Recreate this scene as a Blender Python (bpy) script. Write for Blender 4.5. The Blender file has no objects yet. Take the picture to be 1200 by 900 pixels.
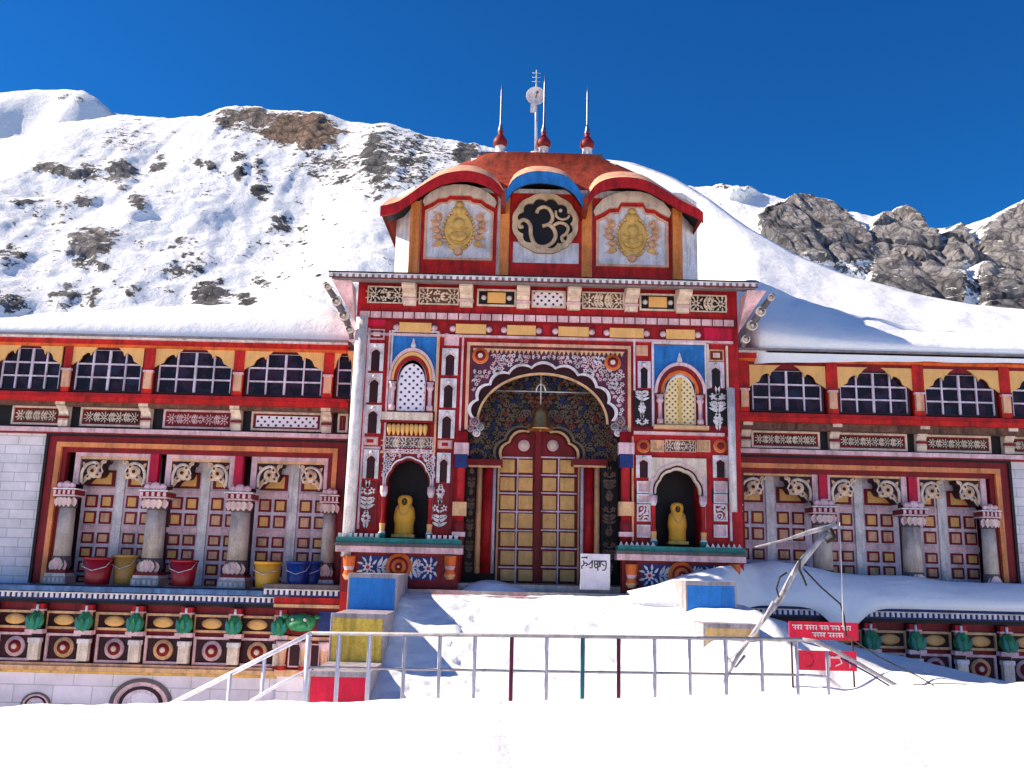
import bpy, math, random
import numpy as np
from mathutils import Vector, noise as mn
random.seed(7)
SC = bpy.context.scene
COL = SC.collection
R_ = math.radians

# ---------------------------------------------------------------- camera
CAM_Y, CAM_Z, FPX = -21.0, 0.60, 1050.0
PITCH, ROLL = R_(11.3), R_(1.42)
fw = Vector((0, math.cos(PITCH), math.sin(PITCH)))
r0 = Vector((1, 0, 0)); u0 = Vector((0, -math.sin(PITCH), math.cos(PITCH)))
rt = r0*math.cos(ROLL) + u0*math.sin(ROLL)
up = -r0*math.sin(ROLL) + u0*math.cos(ROLL)
cd = bpy.data.cameras.new('camera'); cam = bpy.data.objects.new('camera', cd); COL.objects.link(cam)
from mathutils import Matrix
mw = Matrix((rt, up, -fw)).transposed().to_4x4(); mw.translation = Vector((0, CAM_Y, CAM_Z))
cam.matrix_world = mw
cd.sensor_fit = 'HORIZONTAL'; cd.sensor_width = 36; cd.lens = 36*FPX/1200
cd.clip_start = 0.1; cd.clip_end = 6000
SC.camera = cam

# ---------------------------------------------------------------- sky and sun
SUN_EL, SUN_BEHIND = 36.0, 5.0          # sun from the left, a little behind the facade
W = bpy.data.worlds.new('World'); SC.world = W; W.use_nodes = True
wn = W.node_tree.nodes; wl = W.node_tree.links
sky = wn.new('ShaderNodeTexSky'); sky.sky_type = 'NISHITA'; sky.sun_disc = False
sky.sun_elevation = R_(SUN_EL); sky.sun_rotation = R_(270+SUN_BEHIND)
sky.altitude = 3300; sky.air_density = 1.0; sky.dust_density = 0.0; sky.ozone_density = 2.5
hs = wn.new('ShaderNodeHueSaturation'); hs.inputs['Saturation'].default_value = 1.62; hs.inputs['Hue'].default_value = 0.511; hs.inputs['Value'].default_value = 1.0
wl.new(sky.outputs[0], hs.inputs['Color'])
bg = wn['Background']; wl.new(hs.outputs[0], bg.inputs['Color']); bg.inputs['Strength'].default_value = 0.085
sl = bpy.data.lights.new('sun', 'SUN'); sun = bpy.data.objects.new('sun', sl); COL.objects.link(sun)
sl.energy = 3.9; sl.angle = R_(0.5); sl.color = (1, 0.945, 0.855)
e, b = R_(SUN_EL), R_(SUN_BEHIND)
to_sun = Vector((-math.cos(e)*math.cos(b), math.cos(e)*math.sin(b), math.sin(e)))
sun.rotation_euler = to_sun.to_track_quat('Z', 'Y').to_euler()
SC.view_settings.view_transform = 'Standard'; SC.view_settings.look = 'None'
SC.view_settings.exposure = 1.2; SC.view_settings.gamma = 1.0; SC.view_settings.use_curve_mapping = False
SC.view_settings.use_white_balance = True; SC.view_settings.white_balance_temperature = 7700; SC.view_settings.white_balance_tint = 12

# ---------------------------------------------------------------- measuring: photo point + known depth -> world point
def P(px, py, Y):
    d = fw*FPX + rt*(px-600) + up*(450-py)
    t = (Y-CAM_Y)/d.y
    return d.x*t, CAM_Z + d.z*t
def PX(px, py, Y): return P(px, py, Y)[0]
def PZ(px, py, Y): return P(px, py, Y)[1]
def proj(x, y, z):
    v = Vector((x, y-CAM_Y, z-CAM_Z)); w = v.dot(fw)
    return 600 + FPX*v.dot(rt)/w, 450 - FPX*v.dot(up)/w
def R(x0, y0, x1, y1, Y):
    xm, ym = (x0+x1)/2, (y0+y1)/2
    return PX(x0, ym, Y), PX(x1, ym, Y), PZ(xm, y1, Y), PZ(xm, y0, Y)
def lin(c):
    c /= 255.0
    return c/12.92 if c <= .04045 else ((c+.055)/1.055)**2.4
def rgb(r, g, b, k=1.0):
    c = [lin(r), lin(g), lin(b)]; k = min(k, .82/max(c)); return (c[0]*k, c[1]*k, c[2]*k, 1)

# ---------------------------------------------------------------- materials
MATS = {}
class NT:
    def __init__(s, name):
        s.m = bpy.data.materials.new(name); s.m.use_nodes = True
        s.n = s.m.node_tree.nodes; s.l = s.m.node_tree.links
        s.b = s.n['Principled BSDF']; s.tc = s.n.new('ShaderNodeTexCoord')
    def node(s, t, **kw):
        nd = s.n.new(t)
        for k, v in kw.items():
            if k.startswith('i_'):
                key = k[2:]; nd.inputs[int(key) if key.isdigit() else key].default_value = v
            else: setattr(nd, k, v)
        return nd
    def link(s, a, b): s.l.new(a, b)
    def noise(s, scale, detail=4, rough=.6, vec=None, dist=0):
        nd = s.node('ShaderNodeTexNoise', i_Scale=scale, i_Detail=detail, i_Roughness=rough, i_Distortion=dist)
        s.link(vec or s.tc.outputs['Object'], nd.inputs['Vector']); return nd
    def ramp(s, src, stops, interp='LINEAR'):
        nd = s.n.new('ShaderNodeValToRGB'); cr = nd.color_ramp; cr.interpolation = interp
        while len(cr.elements) < len(stops): cr.elements.new(.5)
        for e_, (p, c) in zip(cr.elements, stops):
            e_.position = p; e_.color = c if len(c) == 4 else (*c, 1)
        s.link(src, nd.inputs['Fac']); return nd
    def mix(s, fac, a, b, mode='MIX'):
        nd = s.n.new('ShaderNodeMix'); nd.data_type = 'RGBA'; nd.blend_type = mode
        for sock, v in ((nd.inputs['Factor'], fac), (nd.inputs['A'], a), (nd.inputs['B'], b)):
            if hasattr(v, 'is_output'): s.link(v, sock)
            else: sock.default_value = v
        return nd.outputs['Result']
    def math(s, op, a, b=None):
        nd = s.n.new('ShaderNodeMath'); nd.operation = op
        for i, v in enumerate((a, b)):
            if v is None: continue
            if hasattr(v, 'is_output'): s.link(v, nd.inputs[i])
            else: nd.inputs[i].default_value = v
        return nd.outputs[0]
    def bump(s, h, strength=.3, dist=.02):
        bp = s.node('ShaderNodeBump', i_Strength=strength, i_Distance=dist)
        s.link(h, bp.inputs['Height']); s.link(bp.outputs[0], s.b.inputs['Normal'])

def paint(name, col, rough=.55, wear=.35, scale=2.5):
    """weathered painted plaster or wood: blotches, fine grain and small chips"""
    if name in MATS: return MATS[name]
    t = NT(name)
    n1 = t.noise(scale, 6, .65); n2 = t.noise(scale*14, 3, .6)
    f = t.ramp(n1.outputs[0], [(.3, (1-wear,)*3), (.62, (1.06,)*3)])
    f2 = t.ramp(n2.outputs[0], [(.3, (1-wear*.7,)*3), (.55, (1.03,)*3)])
    c = t.mix(1.0, col, f.outputs[0], 'MULTIPLY'); c = t.mix(1.0, c, f2.outputs[0], 'MULTIPLY')
    mp = t.node('ShaderNodeMapping'); mp.inputs['Scale'].default_value = (1, 1, .12); t.link(t.tc.outputs['Object'], mp.inputs[0])
    n3 = t.noise(7, 5, .7, mp.outputs[0]); f3 = t.ramp(n3.outputs[0], [(.36, (1-wear*.9,)*3), (.52, (1.0,)*3)])      # rain streaks
    c = t.mix(1.0, c, f3.outputs[0], 'MULTIPLY')
    n4 = t.noise(scale*5, 8, .8); f4 = t.ramp(n4.outputs[0], [(.655, (0, 0, 0)), (.68, (1, 1, 1))])                    # chips down to the plaster
    c = t.mix(t.math('MULTIPLY', f4.outputs[0], wear*.8), c, (.42, .38, .36, 1))
    t.link(c, t.b.inputs['Base Color']); t.b.inputs['Roughness'].default_value = rough
    t.b.inputs['Specular IOR Level'].default_value = .3
    t.bump(n2.outputs[0], .35, .01)
    MATS[name] = t.m; return t.m

def arabesque(name, c1, c2, scale=9, cut=.5, freq=26, third=None):
    """painted scrollwork: curling bands round scattered flower centres"""
    if name in MATS: return MATS[name]
    t = NT(name)
    flat = t.node('ShaderNodeMapping'); flat.inputs['Scale'].default_value = (1, .02, 1); t.link(t.tc.outputs['Object'], flat.inputs[0])
    w = t.noise(scale*.6, 2, .5, flat.outputs[0])
    v = t.node('ShaderNodeVectorMath', operation='SCALE'); t.link(w.outputs['Color'], v.inputs[0]); v.inputs['Scale'].default_value = .09
    a = t.node('ShaderNodeVectorMath', operation='ADD'); t.link(flat.outputs[0], a.inputs[0]); t.link(v.outputs[0], a.inputs[1])
    vo = t.node('ShaderNodeTexVoronoi', i_Scale=scale); vo.feature = 'F1'; t.link(a.outputs[0], vo.inputs['Vector'])
    s_ = t.math('SINE', t.math('MULTIPLY', vo.outputs['Distance'], freq))
    wv = t.noise(scale*1.7, 1, .5, a.outputs[0], 1.5)
    h = t.math('ADD', t.math('MULTIPLY', s_, .32), wv.outputs[0])
    r = t.ramp(h, [(cut-.04, c1), (cut+.04, c2)])
    out = r.outputs[0]
    if third:
        sp = t.ramp(vo.outputs['Color'], [(.62, (0, 0, 0)), (.66, (1, 1, 1))], 'LINEAR')
        ce = t.ramp(vo.outputs['Distance'], [(.25, (1, 1, 1)), (.3, (0, 0, 0))])
        out = t.mix(t.mix(1.0, sp.outputs[0], ce.outputs[0], 'MULTIPLY'), out, third)
    g = t.noise(3, 5); gr = t.ramp(g.outputs[0], [(.3, (.68,)*3), (.65, (1.03,)*3)])
    t.link(t.mix(1.0, out, gr.outputs[0], 'MULTIPLY'), t.b.inputs['Base Color'])
    t.b.inputs['Roughness'].default_value = .6
    t.bump(h, .4, .015)
    MATS[name] = t.m; return t.m

def blockwall(name, c1, c2, bw=.62, bh=.23):
    t = NT(name)
    mp = t.node('ShaderNodeMapping'); mp.inputs['Rotation'].default_value = (R_(90), 0, 0)
    t.link(t.tc.outputs['Object'], mp.inputs[0])
    br = t.node('ShaderNodeTexBrick', i_Scale=1.0); br.inputs['Brick Width'].default_value = bw; br.inputs['Row Height'].default_value = bh
    br.inputs['Mortar Size'].default_value = .012; br.inputs['Color1'].default_value = c1; br.inputs['Color2'].default_value = c2
    br.inputs['Mortar'].default_value = (.47, .45, .46, 1); t.link(mp.outputs[0], br.inputs[0])
    n = t.noise(1.2, 7, .7); g = t.ramp(n.outputs[0], [(.28, (.7, .69, .69)), (.62, (1.04,)*3)])
    t.link(t.mix(1.0, br.outputs[0], g.outputs[0], 'MULTIPLY'), t.b.inputs['Base Color'])
    t.b.inputs['Roughness'].default_value = .8
    t.bump(br.outputs['Fac'], -.5, .02)
    return t.m

def metal(name, col, rough=.35, met=1.0):
    if name in MATS: return MATS[name]
    t = NT(name); n = t.noise(6, 5); c = t.ramp(n.outputs[0], [(.3, tuple(x*.6 for x in col[:3])), (.6, col[:3])])
    t.link(c.outputs[0], t.b.inputs['Base Color']); t.b.inputs['Metallic'].default_value = met; t.b.inputs['Roughness'].default_value = rough
    MATS[name] = t.m; return t.m

def snow_mat(name='snow', bumpy=.5):
    t = NT(name)
    n = t.noise(1.1, 8, .6); n2 = t.noise(28, 4, .7); n3 = t.noise(4.5, 5, .6)
    c = t.ramp(n.outputs[0], [(.3, (.80, .82, .85)), (.6, (.86, .86, .87))])
    t.link(c.outputs[0], t.b.inputs['Base Color']); t.b.inputs['Roughness'].default_value = .7
    t.b.inputs['Specular IOR Level'].default_value = .2
    t.bump(t.math('ADD', t.math('MULTIPLY', n.outputs[0], 2.5), t.math('ADD', t.math('MULTIPLY', n2.outputs[0], .25), t.math('MULTIPLY', n3.outputs[0], .45))), bumpy, .07)
    return t.m

def mountain_mat():
    t = NT('mountain_snow_and_rock')
    at = t.node('ShaderNodeAttribute', attribute_name='rock'); sp = t.node('ShaderNodeSeparateColor'); t.link(at.outputs['Color'], sp.inputs[0])
    n = t.noise(.16, 9, .68); n2 = t.noise(.55, 7, .7)
    s_ = t.math('ADD', sp.outputs[0], t.math('MULTIPLY', t.math('SUBTRACT', n.outputs[0], .5), 1.5))
    s_ = t.math('ADD', s_, t.math('MULTIPLY', t.math('SUBTRACT', n2.outputs[0], .5), 1.5))
    ge = t.node('ShaderNodeNewGeometry'); sx = t.node('ShaderNodeSeparateXYZ'); t.link(ge.outputs['Normal'], sx.inputs[0])
    led = t.ramp(sx.outputs[2], [(.74, (0, 0, 0)), (.95, (1, 1, 1))])
    s_ = t.math('SUBTRACT', s_, t.math('MULTIPLY', led.outputs[0], .38))
    m = t.ramp(s_, [(.50, (0, 0, 0)), (.54, (1, 1, 1))])
    mp = t.node('ShaderNodeMapping'); mp.inputs['Scale'].default_value = (1, 1, .28); t.link(t.tc.outputs['Object'], mp.inputs[0])
    rn = t.noise(.5, 10, .75, mp.outputs[0])
    grey = t.ramp(rn.outputs[0], [(.28, (.13, .12, .125)), (.42, (.28, .265, .275)), (.58, (.45, .425, .435)), (.75, (.62, .59, .58))])
    brown = t.ramp(rn.outputs[0], [(.25, (.06, .045, .04)), (.5, (.30, .20, .15)), (.75, (.46, .34, .27))])
    dark = t.ramp(rn.outputs[0], [(.3, (.05, .05, .058)), (.52, (.12, .122, .138)), (.75, (.29, .285, .29))])
    rc = t.mix(sp.outputs[1], dark.outputs[0], grey.outputs[0]); rc = t.mix(sp.outputs[2], rc, brown.outputs[0])
    crk = None
    for sc_ in (.075, .26):
        vo = t.node('ShaderNodeTexVoronoi', i_Scale=sc_); vo.feature = 'DISTANCE_TO_EDGE'
        wv = t.node('ShaderNodeVectorMath', operation='MULTIPLY_ADD'); t.link(n.outputs['Color'], wv.inputs[0]); wv.inputs[1].default_value = (3, 3, 3); t.link(mp.outputs[0], wv.inputs[2])
        t.link(wv.outputs[0], vo.inputs['Vector']); cr = t.ramp(vo.outputs['Distance'], [(.0, (.45, .45, .47)), (.07, (.9, .9, .9)), (.16, (1, 1, 1))]); crk = cr.outputs[0] if crk is None else t.mix(1.0, crk, cr.outputs[0], 'MULTIPLY')
    rc = t.mix(1.0, rc, crk, 'MULTIPLY')
    sn = t.ramp(n2.outputs[0], [(.3, (.78, .81, .86)), (.6, (.86, .87, .89))])
    t.link(t.mix(m.outputs[0], sn.outputs[0], rc), t.b.inputs['Base Color'])
    t.b.inputs['Roughness'].default_value = .8; t.b.inputs['Specular IOR Level'].default_value = .15
    hgt = t.math('ADD', t.math('MULTIPLY', m.outputs[0], t.math('ADD', t.math('MULTIPLY', rn.outputs[0], 3.0), t.math('MULTIPLY', crk, 1.2))), t.math('MULTIPLY', n.outputs[0], 1.2))
    t.bump(hgt, .8, 1.6)
    return t.m

# paints: (colour seen in the photo's open shade) lifted to its daylight albedo
K = 1.5
red = paint('red_paint', rgb(162, 18, 24, K), .6, .5, 3); dred = paint('dark_red_paint', rgb(112, 16, 22, K))
bred = paint('scarlet_paint', rgb(176, 26, 20, K), .6, .5, 3); orange = paint('orange_paint', rgb(228, 106, 44, 1.7)); lorange = paint('light_orange_paint', rgb(228, 138, 86, K))
yellow = paint('ochre_yellow_paint', rgb(246, 184, 112, 1.8), wear=.13); gold = paint('gold_paint', rgb(236, 178, 106, 1.8), .4, .22, 5)
peach = paint('peach_paint', rgb(232, 172, 138, K)); cream = paint('cream_paint', rgb(206, 184, 166, K))
white = paint('white_paint', rgb(214, 204, 204, K)); pink = paint('pale_pink_paint', rgb(218, 176, 180, K))
lilac = paint('lilac_white_paint', rgb(188, 172, 184, K)); grey = paint('grey_stone', rgb(164, 150, 142, K))
dgrey = paint('dark_stone', rgb(84, 76, 78, K)); blue = paint('blue_paint', rgb(10, 98, 160, K)); dblue = paint('faded_blue_ledge', rgb(66, 98, 136, K), .7, .5, 4); navy = paint('navy_paint', rgb(22, 40, 92, K))
teal = paint('teal_paint', rgb(16, 108, 100, K)); green = paint('green_paint', rgb(34, 122, 80, K), .55, .5, 7)
black = paint('black_paint', rgb(24, 18, 22, 1.3)); maroon = paint('maroon_recess_paint', rgb(50, 10, 20, 1.3))
roofred = paint('roof_redbrown_paint', rgb(140, 50, 30, K), .7, .5, 5); crimson = paint('crimson_paint', rgb(178, 14, 50, K))
skyb = paint('pale_blue_paint', rgb(188, 182, 184, K)); tin = paint('grey_tin_sheet', rgb(118, 110, 112, K), .5)
ochre = paint('pale_ochre_paint', rgb(216, 170, 92, K)); sandm = paint('sand_paint', rgb(212, 162, 118, K))
buff = paint('mottled_soffit', rgb(104, 70, 58, K), .8, .6, 9)
ara_bw = arabesque('scrollwork_black_white', rgb(30, 24, 32, 1.2), rgb(210, 200, 204, K), 5.5, .5, 20)
ara_pk = arabesque('scrollwork_pink_arch', rgb(96, 40, 66, 1.2), rgb(222, 190, 196, K), 5, .42, 18, rgb(216, 120, 70, K))
ara_rw = arabesque('scrollwork_red_white', rgb(130, 16, 36, 1.3), rgb(216, 200, 202, K), 5.5, .5, 18)
ara_dk = arabesque('scrollwork_dark_hall', rgb(20, 14, 14, 1.0), rgb(128, 104, 90, 1.0), 6, .6, 20, rgb(40, 74, 130, 1.2))
ara_nv = arabesque('scrollwork_navy_white', rgb(36, 32, 74, 1.2), rgb(200, 198, 206, K), 5.5, .48, 18)
ara_cr = arabesque('scrollwork_cream', rgb(92, 64, 58, 1.2), rgb(206, 186, 166, K), 8, .42, 20)
ara_rd = arabesque('scrollwork_maroon_fine', rgb(70, 16, 30, 1.2), rgb(196, 164, 156, K), 10, .5, 20)
def dotted(name, c1, c2, scale):
    t = NT(name); vo = t.node('ShaderNodeTexVoronoi', i_Scale=scale, i_Randomness=.1); vo.voronoi_dimensions = '2D'
    mp = t.node('ShaderNodeMapping'); mp.inputs['Rotation'].default_value = (R_(90), 0, R_(0)); t.link(t.tc.outputs['Object'], mp.inputs[0])
    m2 = t.node('ShaderNodeMapping'); m2.inputs['Rotation'].default_value = (0, 0, R_(45)); t.link(mp.outputs[0], m2.inputs[0]); t.link(m2.outputs[0], vo.inputs['Vector'])
    r = t.ramp(vo.outputs['Distance'], [(.20, c1), (.28, c2)]); t.link(r.outputs[0], t.b.inputs['Base Color'])
    t.b.inputs['Roughness'].default_value = .6; t.bump(vo.outputs['Distance'], .4, .02); return t.m
jali = dotted('pierced_cream_screen', rgb(96, 66, 40, 1.2), rgb(216, 188, 140, K), 10)
jali_w = dotted('pierced_white_screen', rgb(50, 36, 44, 1.2), rgb(214, 202, 212, K), 7.5)
stone_w = blockwall('white_block_wall', rgb(196, 188, 192, K), rgb(180, 174, 180, K))
stone_l = blockwall('grey_block_wall', rgb(196, 188, 196, K), rgb(180, 172, 182, K), .9, .4)
bronze = metal('bronze', (.85, .45, .16), .42); steel = metal('steel_tube', (.62, .63, .66), .4, .6)
glass = NT('dark_window_glass'); glass.b.inputs['Base Color'].default_value = (.020, .010, .018, 1); glass.b.inputs['Roughness'].default_value = .25; glass.b.inputs['Specular IOR Level'].default_value = .22
_n = glass.noise(2.6, 2); _r = glass.ramp(_n.outputs[0], [(.4, (.012, .008, .012)), (.5, (.035, .012, .024)), (.6, (.02, .022, .05))], 'CONSTANT'); glass.link(_r.outputs[0], glass.b.inputs['Base Color']); glass = glass.m  # maroon and blue tints in the colour stand in for varied pane reflections
SNOW = snow_mat()
def plastic(name, c):
    t = NT(name); n = t.noise(3, 4); r = t.ramp(n.outputs[0], [(.3, tuple(x*.75 for x in c[:3])), (.65, c[:3])])
    t.link(r.outputs[0], t.b.inputs['Base Color']); t.b.inputs['Roughness'].default_value = .4; return t.m

# ---------------------------------------------------------------- mesh building
def comb(x0, x1, z0, z1, n, duty=.52, spine=.2, point=False):
    """toothed strip outline: one continuous row of dentils hanging from (or standing on) a thin spine"""
    zs = z1-(z1-z0)*spine; pts = [(x0, z1), (x1, z1)]; w = (x1-x0)/n
    for i in range(n-1, -1, -1):
        a = x0+w*i; b_ = a+w*duty
        pts += [(b_+w*.1, zs), ((a+b_)/2, z0), (a-w*.0, zs)] if point else [(b_, zs), (b_, z0), (a, z0), (a, zs)]
    return pts
class MB:
    def __init__(s): s.v = []; s.f = []; s.mi = []; s.mats = []; s.sm = []
    def slot(s, m):
        if m not in s.mats: s.mats.append(m)
        return s.mats.index(m)
    def add(s, vs, fs, m, smooth=False):
        o = len(s.v); s.v += [tuple(v) for v in vs]; k = s.slot(m)
        for f in fs: s.f.append(tuple(i+o for i in f)); s.mi.append(k); s.sm.append(smooth)
        return s
    def box(s, x0, x1, y0, y1, z0, z1, m):
        return s.add([(x0,y0,z0),(x1,y0,z0),(x1,y1,z0),(x0,y1,z0),(x0,y0,z1),(x1,y0,z1),(x1,y1,z1),(x0,y1,z1)],
              [(0,1,5,4),(1,2,6,5),(2,3,7,6),(3,0,4,7),(4,5,6,7),(3,2,1,0)], m)
    def rect(s, r, y0, y1, m): return s.box(r[0], r[1], y0, y1, r[2], r[3], m)
    def prism(s, pts, y0, y1, m, mside=None):
        n = len(pts); vs = [(x, y0, z) for x, z in pts] + [(x, y1, z) for x, z in pts]
        s.add(vs, [tuple(range(n)), tuple(range(2*n-1, n-1, -1))], m)
        return s.add(vs, [(i, i+n, (i+1) % n+n, (i+1) % n) for i in range(n)], mside or m)
    def frame(s, r, w, y0, y1, m, wb=None):
        x0, x1, z0, z1 = r; wb = w if wb is None else wb
        s.box(x0, x1, y0, y1, z1-w, z1, m)
        if wb: s.box(x0, x1, y0, y1, z0, z0+wb, m)
        s.box(x0, x0+w, y0, y1, z0+wb, z1-w, m); return s.box(x1-w, x1, y0, y1, z0+wb, z1-w, m)
    def band(s, a, c, y0, y1, m, closed=False):
        """strip between two equal-length outlines, y0 front to y1 back"""
        n = len(a); vs = [(x, y0, z) for x, z in a]+[(x, y0, z) for x, z in c]+[(x, y1, z) for x, z in a]+[(x, y1, z) for x, z in c]
        fs = []
        for i in range(n if closed else n-1):
            j = (i+1) % n
            fs += [(i, j, n+j, n+i), (2*n+i, 3*n+i, 3*n+j, 2*n+j), (i, 2*n+i, 2*n+j, j), (n+i, n+j, 3*n+j, 3*n+i)]
        if not closed: fs += [(0, n, 3*n, 2*n), (n-1, 3*n-1, 4*n-1, 2*n-1)]
        return s.add(vs, fs, m)
    def tube(s, pts, r, m, n=8, rs=None):
        pts = [Vector(p) for p in pts]; vs = []; k = len(pts)
        t0 = (pts[1]-pts[0]).normalized(); nrm = t0.orthogonal().normalized()
        for i, p in enumerate(pts):
            t = (pts[min(i+1, k-1)]-pts[max(i-1, 0)]).normalized()
            nrm = (nrm - t*nrm.dot(t)).normalized(); bn = t.cross(nrm); rr = rs[i] if rs else r
            vs += [p + (nrm*math.cos(6.2832*j/n)+bn*math.sin(6.2832*j/n))*rr for j in range(n)]
        fs = [(i*n+j, i*n+(j+1) % n, (i+1)*n+(j+1) % n, (i+1)*n+j) for i in range(k-1) for j in range(n)]
        fs += [tuple(range(n-1, -1, -1)), tuple(range((k-1)*n, k*n))]
        return s.add(vs, fs, m, True)
    def lathe(s, prof, c, m, n=18, axis='z', sx=1, sy=1, ms=None):
        """prof: (radius, height) from the bottom up; axis 'y' turns it to face the camera (height grows towards the viewer)"""
        vs = []
        for r, h in prof:
            for j in range(n):
                a = 6.28318*(j+.5)/n; u, w = r*math.cos(a)*sx, r*math.sin(a)*sy
                vs.append((c[0]+u, c[1]+w, c[2]+h) if axis == 'z' else (c[0]+u, c[1]-h, c[2]+w))
        k = len(prof)
        for i in range(k-1):
            fs = [(i*n+j, i*n+(j+1) % n, (i+1)*n+(j+1) % n, (i+1)*n+j) for j in range(n)]
            mm = ms[i] if ms else m
            o = len(s.v) if i == 0 else o
            if i == 0:
                s.add(vs, fs, mm, True)
            else:
                kk = s.slot(mm)
                for f in fs: s.f.append(tuple(q+o for q in f)); s.mi.append(kk); s.sm.append(True)
        for ring, mm in ((range(n-1, -1, -1), ms[0] if ms else m), (range((k-1)*n, k*n), ms[-1] if ms else m)):
            s.f.append(tuple(q+o for q in ring)); s.mi.append(s.slot(mm)); s.sm.append(False)
        return s
    def grid(s, P_, m, smooth=True):
        a, b_ = len(P_), len(P_[0]); vs = [p for row in P_ for p in row]
        return s.add(vs, [(i*b_+j, i*b_+j+1, (i+1)*b_+j+1, (i+1)*b_+j) for i in range(a-1) for j in range(b_-1)], m, smooth)
    def build(s, name, parent=None, loc=None, bevel=0):
        me = bpy.data.meshes.new(name)
        if loc is None:
            loc = Vector((0, 0, 0))
        base = world_of(parent) + Vector(loc)
        me.from_pydata([tuple(Vector(v)-base) for v in s.v], [], s.f)
        for m in s.mats: me.materials.append(m)
        me.polygons.foreach_set('material_index', s.mi); me.polygons.foreach_set('use_smooth', s.sm)
        me.update()
        o = bpy.data.objects.new(name, me); COL.objects.link(o); o.location = loc
        if parent: o.parent = parent
        import bmesh as bm_
        bm = bm_.new(); bm.from_mesh(me); bm_.ops.recalc_face_normals(bm, faces=bm.faces); bm.to_mesh(me); bm.free()
        if bevel:
            md = o.modifiers.new('bevel', 'BEVEL'); md.width = bevel; md.segments = 2; md.limit_method = 'ANGLE'
        return o
def world_of(o):
    v = Vector((0, 0, 0))
    while o: v += o.location; o = o.parent
    return v
def thing(name, label, cat, loc, group=None):
    o = bpy.data.objects.new(name, None); COL.objects.link(o); o.location = loc; o.empty_display_size = .2
    o['label'] = label; o['category'] = cat
    if group: o['group'] = group
    return o
def tag(o, label, cat, group=None, kind=None):
    o['label'] = label; o['category'] = cat
    if group: o['group'] = group
    if kind: o['kind'] = kind
    return o
def cusped(cx, zs, hw, h, lobes, d, k=8, point=0.0):
    """lobed arch outline from left spring to right spring; d is how far each lobe swells outward"""
    base = []
    for i in range(lobes+1):
        a = math.pi*(1-i/lobes); x, z = math.cos(a), math.sin(a)
        base.append((cx+hw*x, zs+h*(z+point*max(0, z-.6)*(1-abs(x)))))
    out = []
    for i in range(lobes):
        (xa, za), (xb, zb) = base[i], base[i+1]; dx, dz = xb-xa, zb-za; L = math.hypot(dx, dz)
        nx, nz = -dz/L, dx/L
        for j in range(k):
            t = j/k; s_ = math.sin(math.pi*t)**.75
            out.append((xa+dx*t+nx*d*s_, za+dz*t+nz*d*s_))
    out.append(base[-1]); return out
def arc(cx, zs, hw, h, n=20): return [(cx-hw*math.cos(math.pi*i/n), zs+h*math.sin(math.pi*i/n)) for i in range(n+1)]
def scaled(pts, cx, zs, s_): return [(cx+(x-cx)*s_, zs+(z-zs)*s_) for x, z in pts]
def spandrel(m, x0, x1, z1, pts, y0, y1, mat, mside=None):
    """wall panel above an arch outline, filled as quads from the arch up to a straight top"""
    top = []
    xs, xe = pts[0][0], pts[-1][0]
    n = len(pts)
    for i, (x, z) in enumerate(pts):
        t = i/(n-1)
        top.append((min(max(x, x0), x1), z1))
    # side strips keep the panel rectangular
    m.band(top, pts, y0, y1, mat)
    lx, rx = min(p[0] for p in pts), max(p[0] for p in pts)
def ngon_panel(m, x0, x1, zb, z1, pts, y0, y1, mat, mside=None):
    poly = [(x0, z1), (x1, z1), (x1, zb)]
    if abs(pts[-1][0]-x1) > 1e-4 or abs(pts[-1][1]-zb) > 1e-4: poly += [(pts[-1][0], zb)] if abs(pts[-1][1]-zb) > 1e-4 else []
    poly += list(reversed(pts))
    if abs(pts[0][1]-zb) > 1e-4: poly.append((pts[0][0], zb))
    if abs(pts[0][0]-x0) > 1e-4: poly.append((x0, zb))
    m.prism(poly, y0, y1, mat, mside)
# ================================================================ TERRAIN
def interp(pts, x):
    return float(np.interp(x, [p[0] for p in pts], [p[1] for p in pts]))
def sstep(a, b_, x):
    t = min(1, max(0, (x-a)/(b_-a))); return t*t*(3-2*t)

def zline(pts, Y):            # photo outline at one depth -> (world x, z) list
    return [P(px, py, Y) for px, py in pts]

crest = zline([(-300, 838), (0, 826), (300, 822), (600, 819), (940, 814), (1000, 809), (1060, 803), (1200, 800), (1500, 800)], -10.5)
heap = zline([(850, 718), (900, 724), (950, 738), (1000, 757), (1100, 781), (1200, 803), (1400, 830)], .3)
RAMP = [(-10.5, -1.75), (-9, -1.92), (-5.7, -1.72), (-4.1, -1.40), (-2.5, -.56), (-1.55, -.17), (-1.0, -.10), (3, -.10)]
RHEAP = [(-10.5, -1.9), (-7.5, -1.75), (-4.9, PZ(864, 757, -4.9)), (-4.2, PZ(864, 751, -4.2)), (-3.2, PZ(840, 722, -3.2)), (-2.55, PZ(831, 712, -2.55)), (-1, -.2), (3, -.2)]
_f = random.Random(3); FEET = []
for x_a, y_a, x_b, y_b, k in ((-1.2, -8.6, -.9, -1.4, 17), (-.1, -8.8, -.9, -1.5, 18), (1.3, -8.5, .5, -1.3, 16), (-1.9, -7.0, -1.0, -3.0, 9), (2.6, -8.2, 2.0, -2.0, 12)):
    for i in range(k):
        t = i/(k-1); FEET.append((x_a+(x_b-x_a)*t+(.12 if i % 2 else -.12)+_f.uniform(-.07, .07), y_a+(y_b-y_a)*t+_f.uniform(-.08, .08), _f.uniform(.10, .15)))
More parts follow.
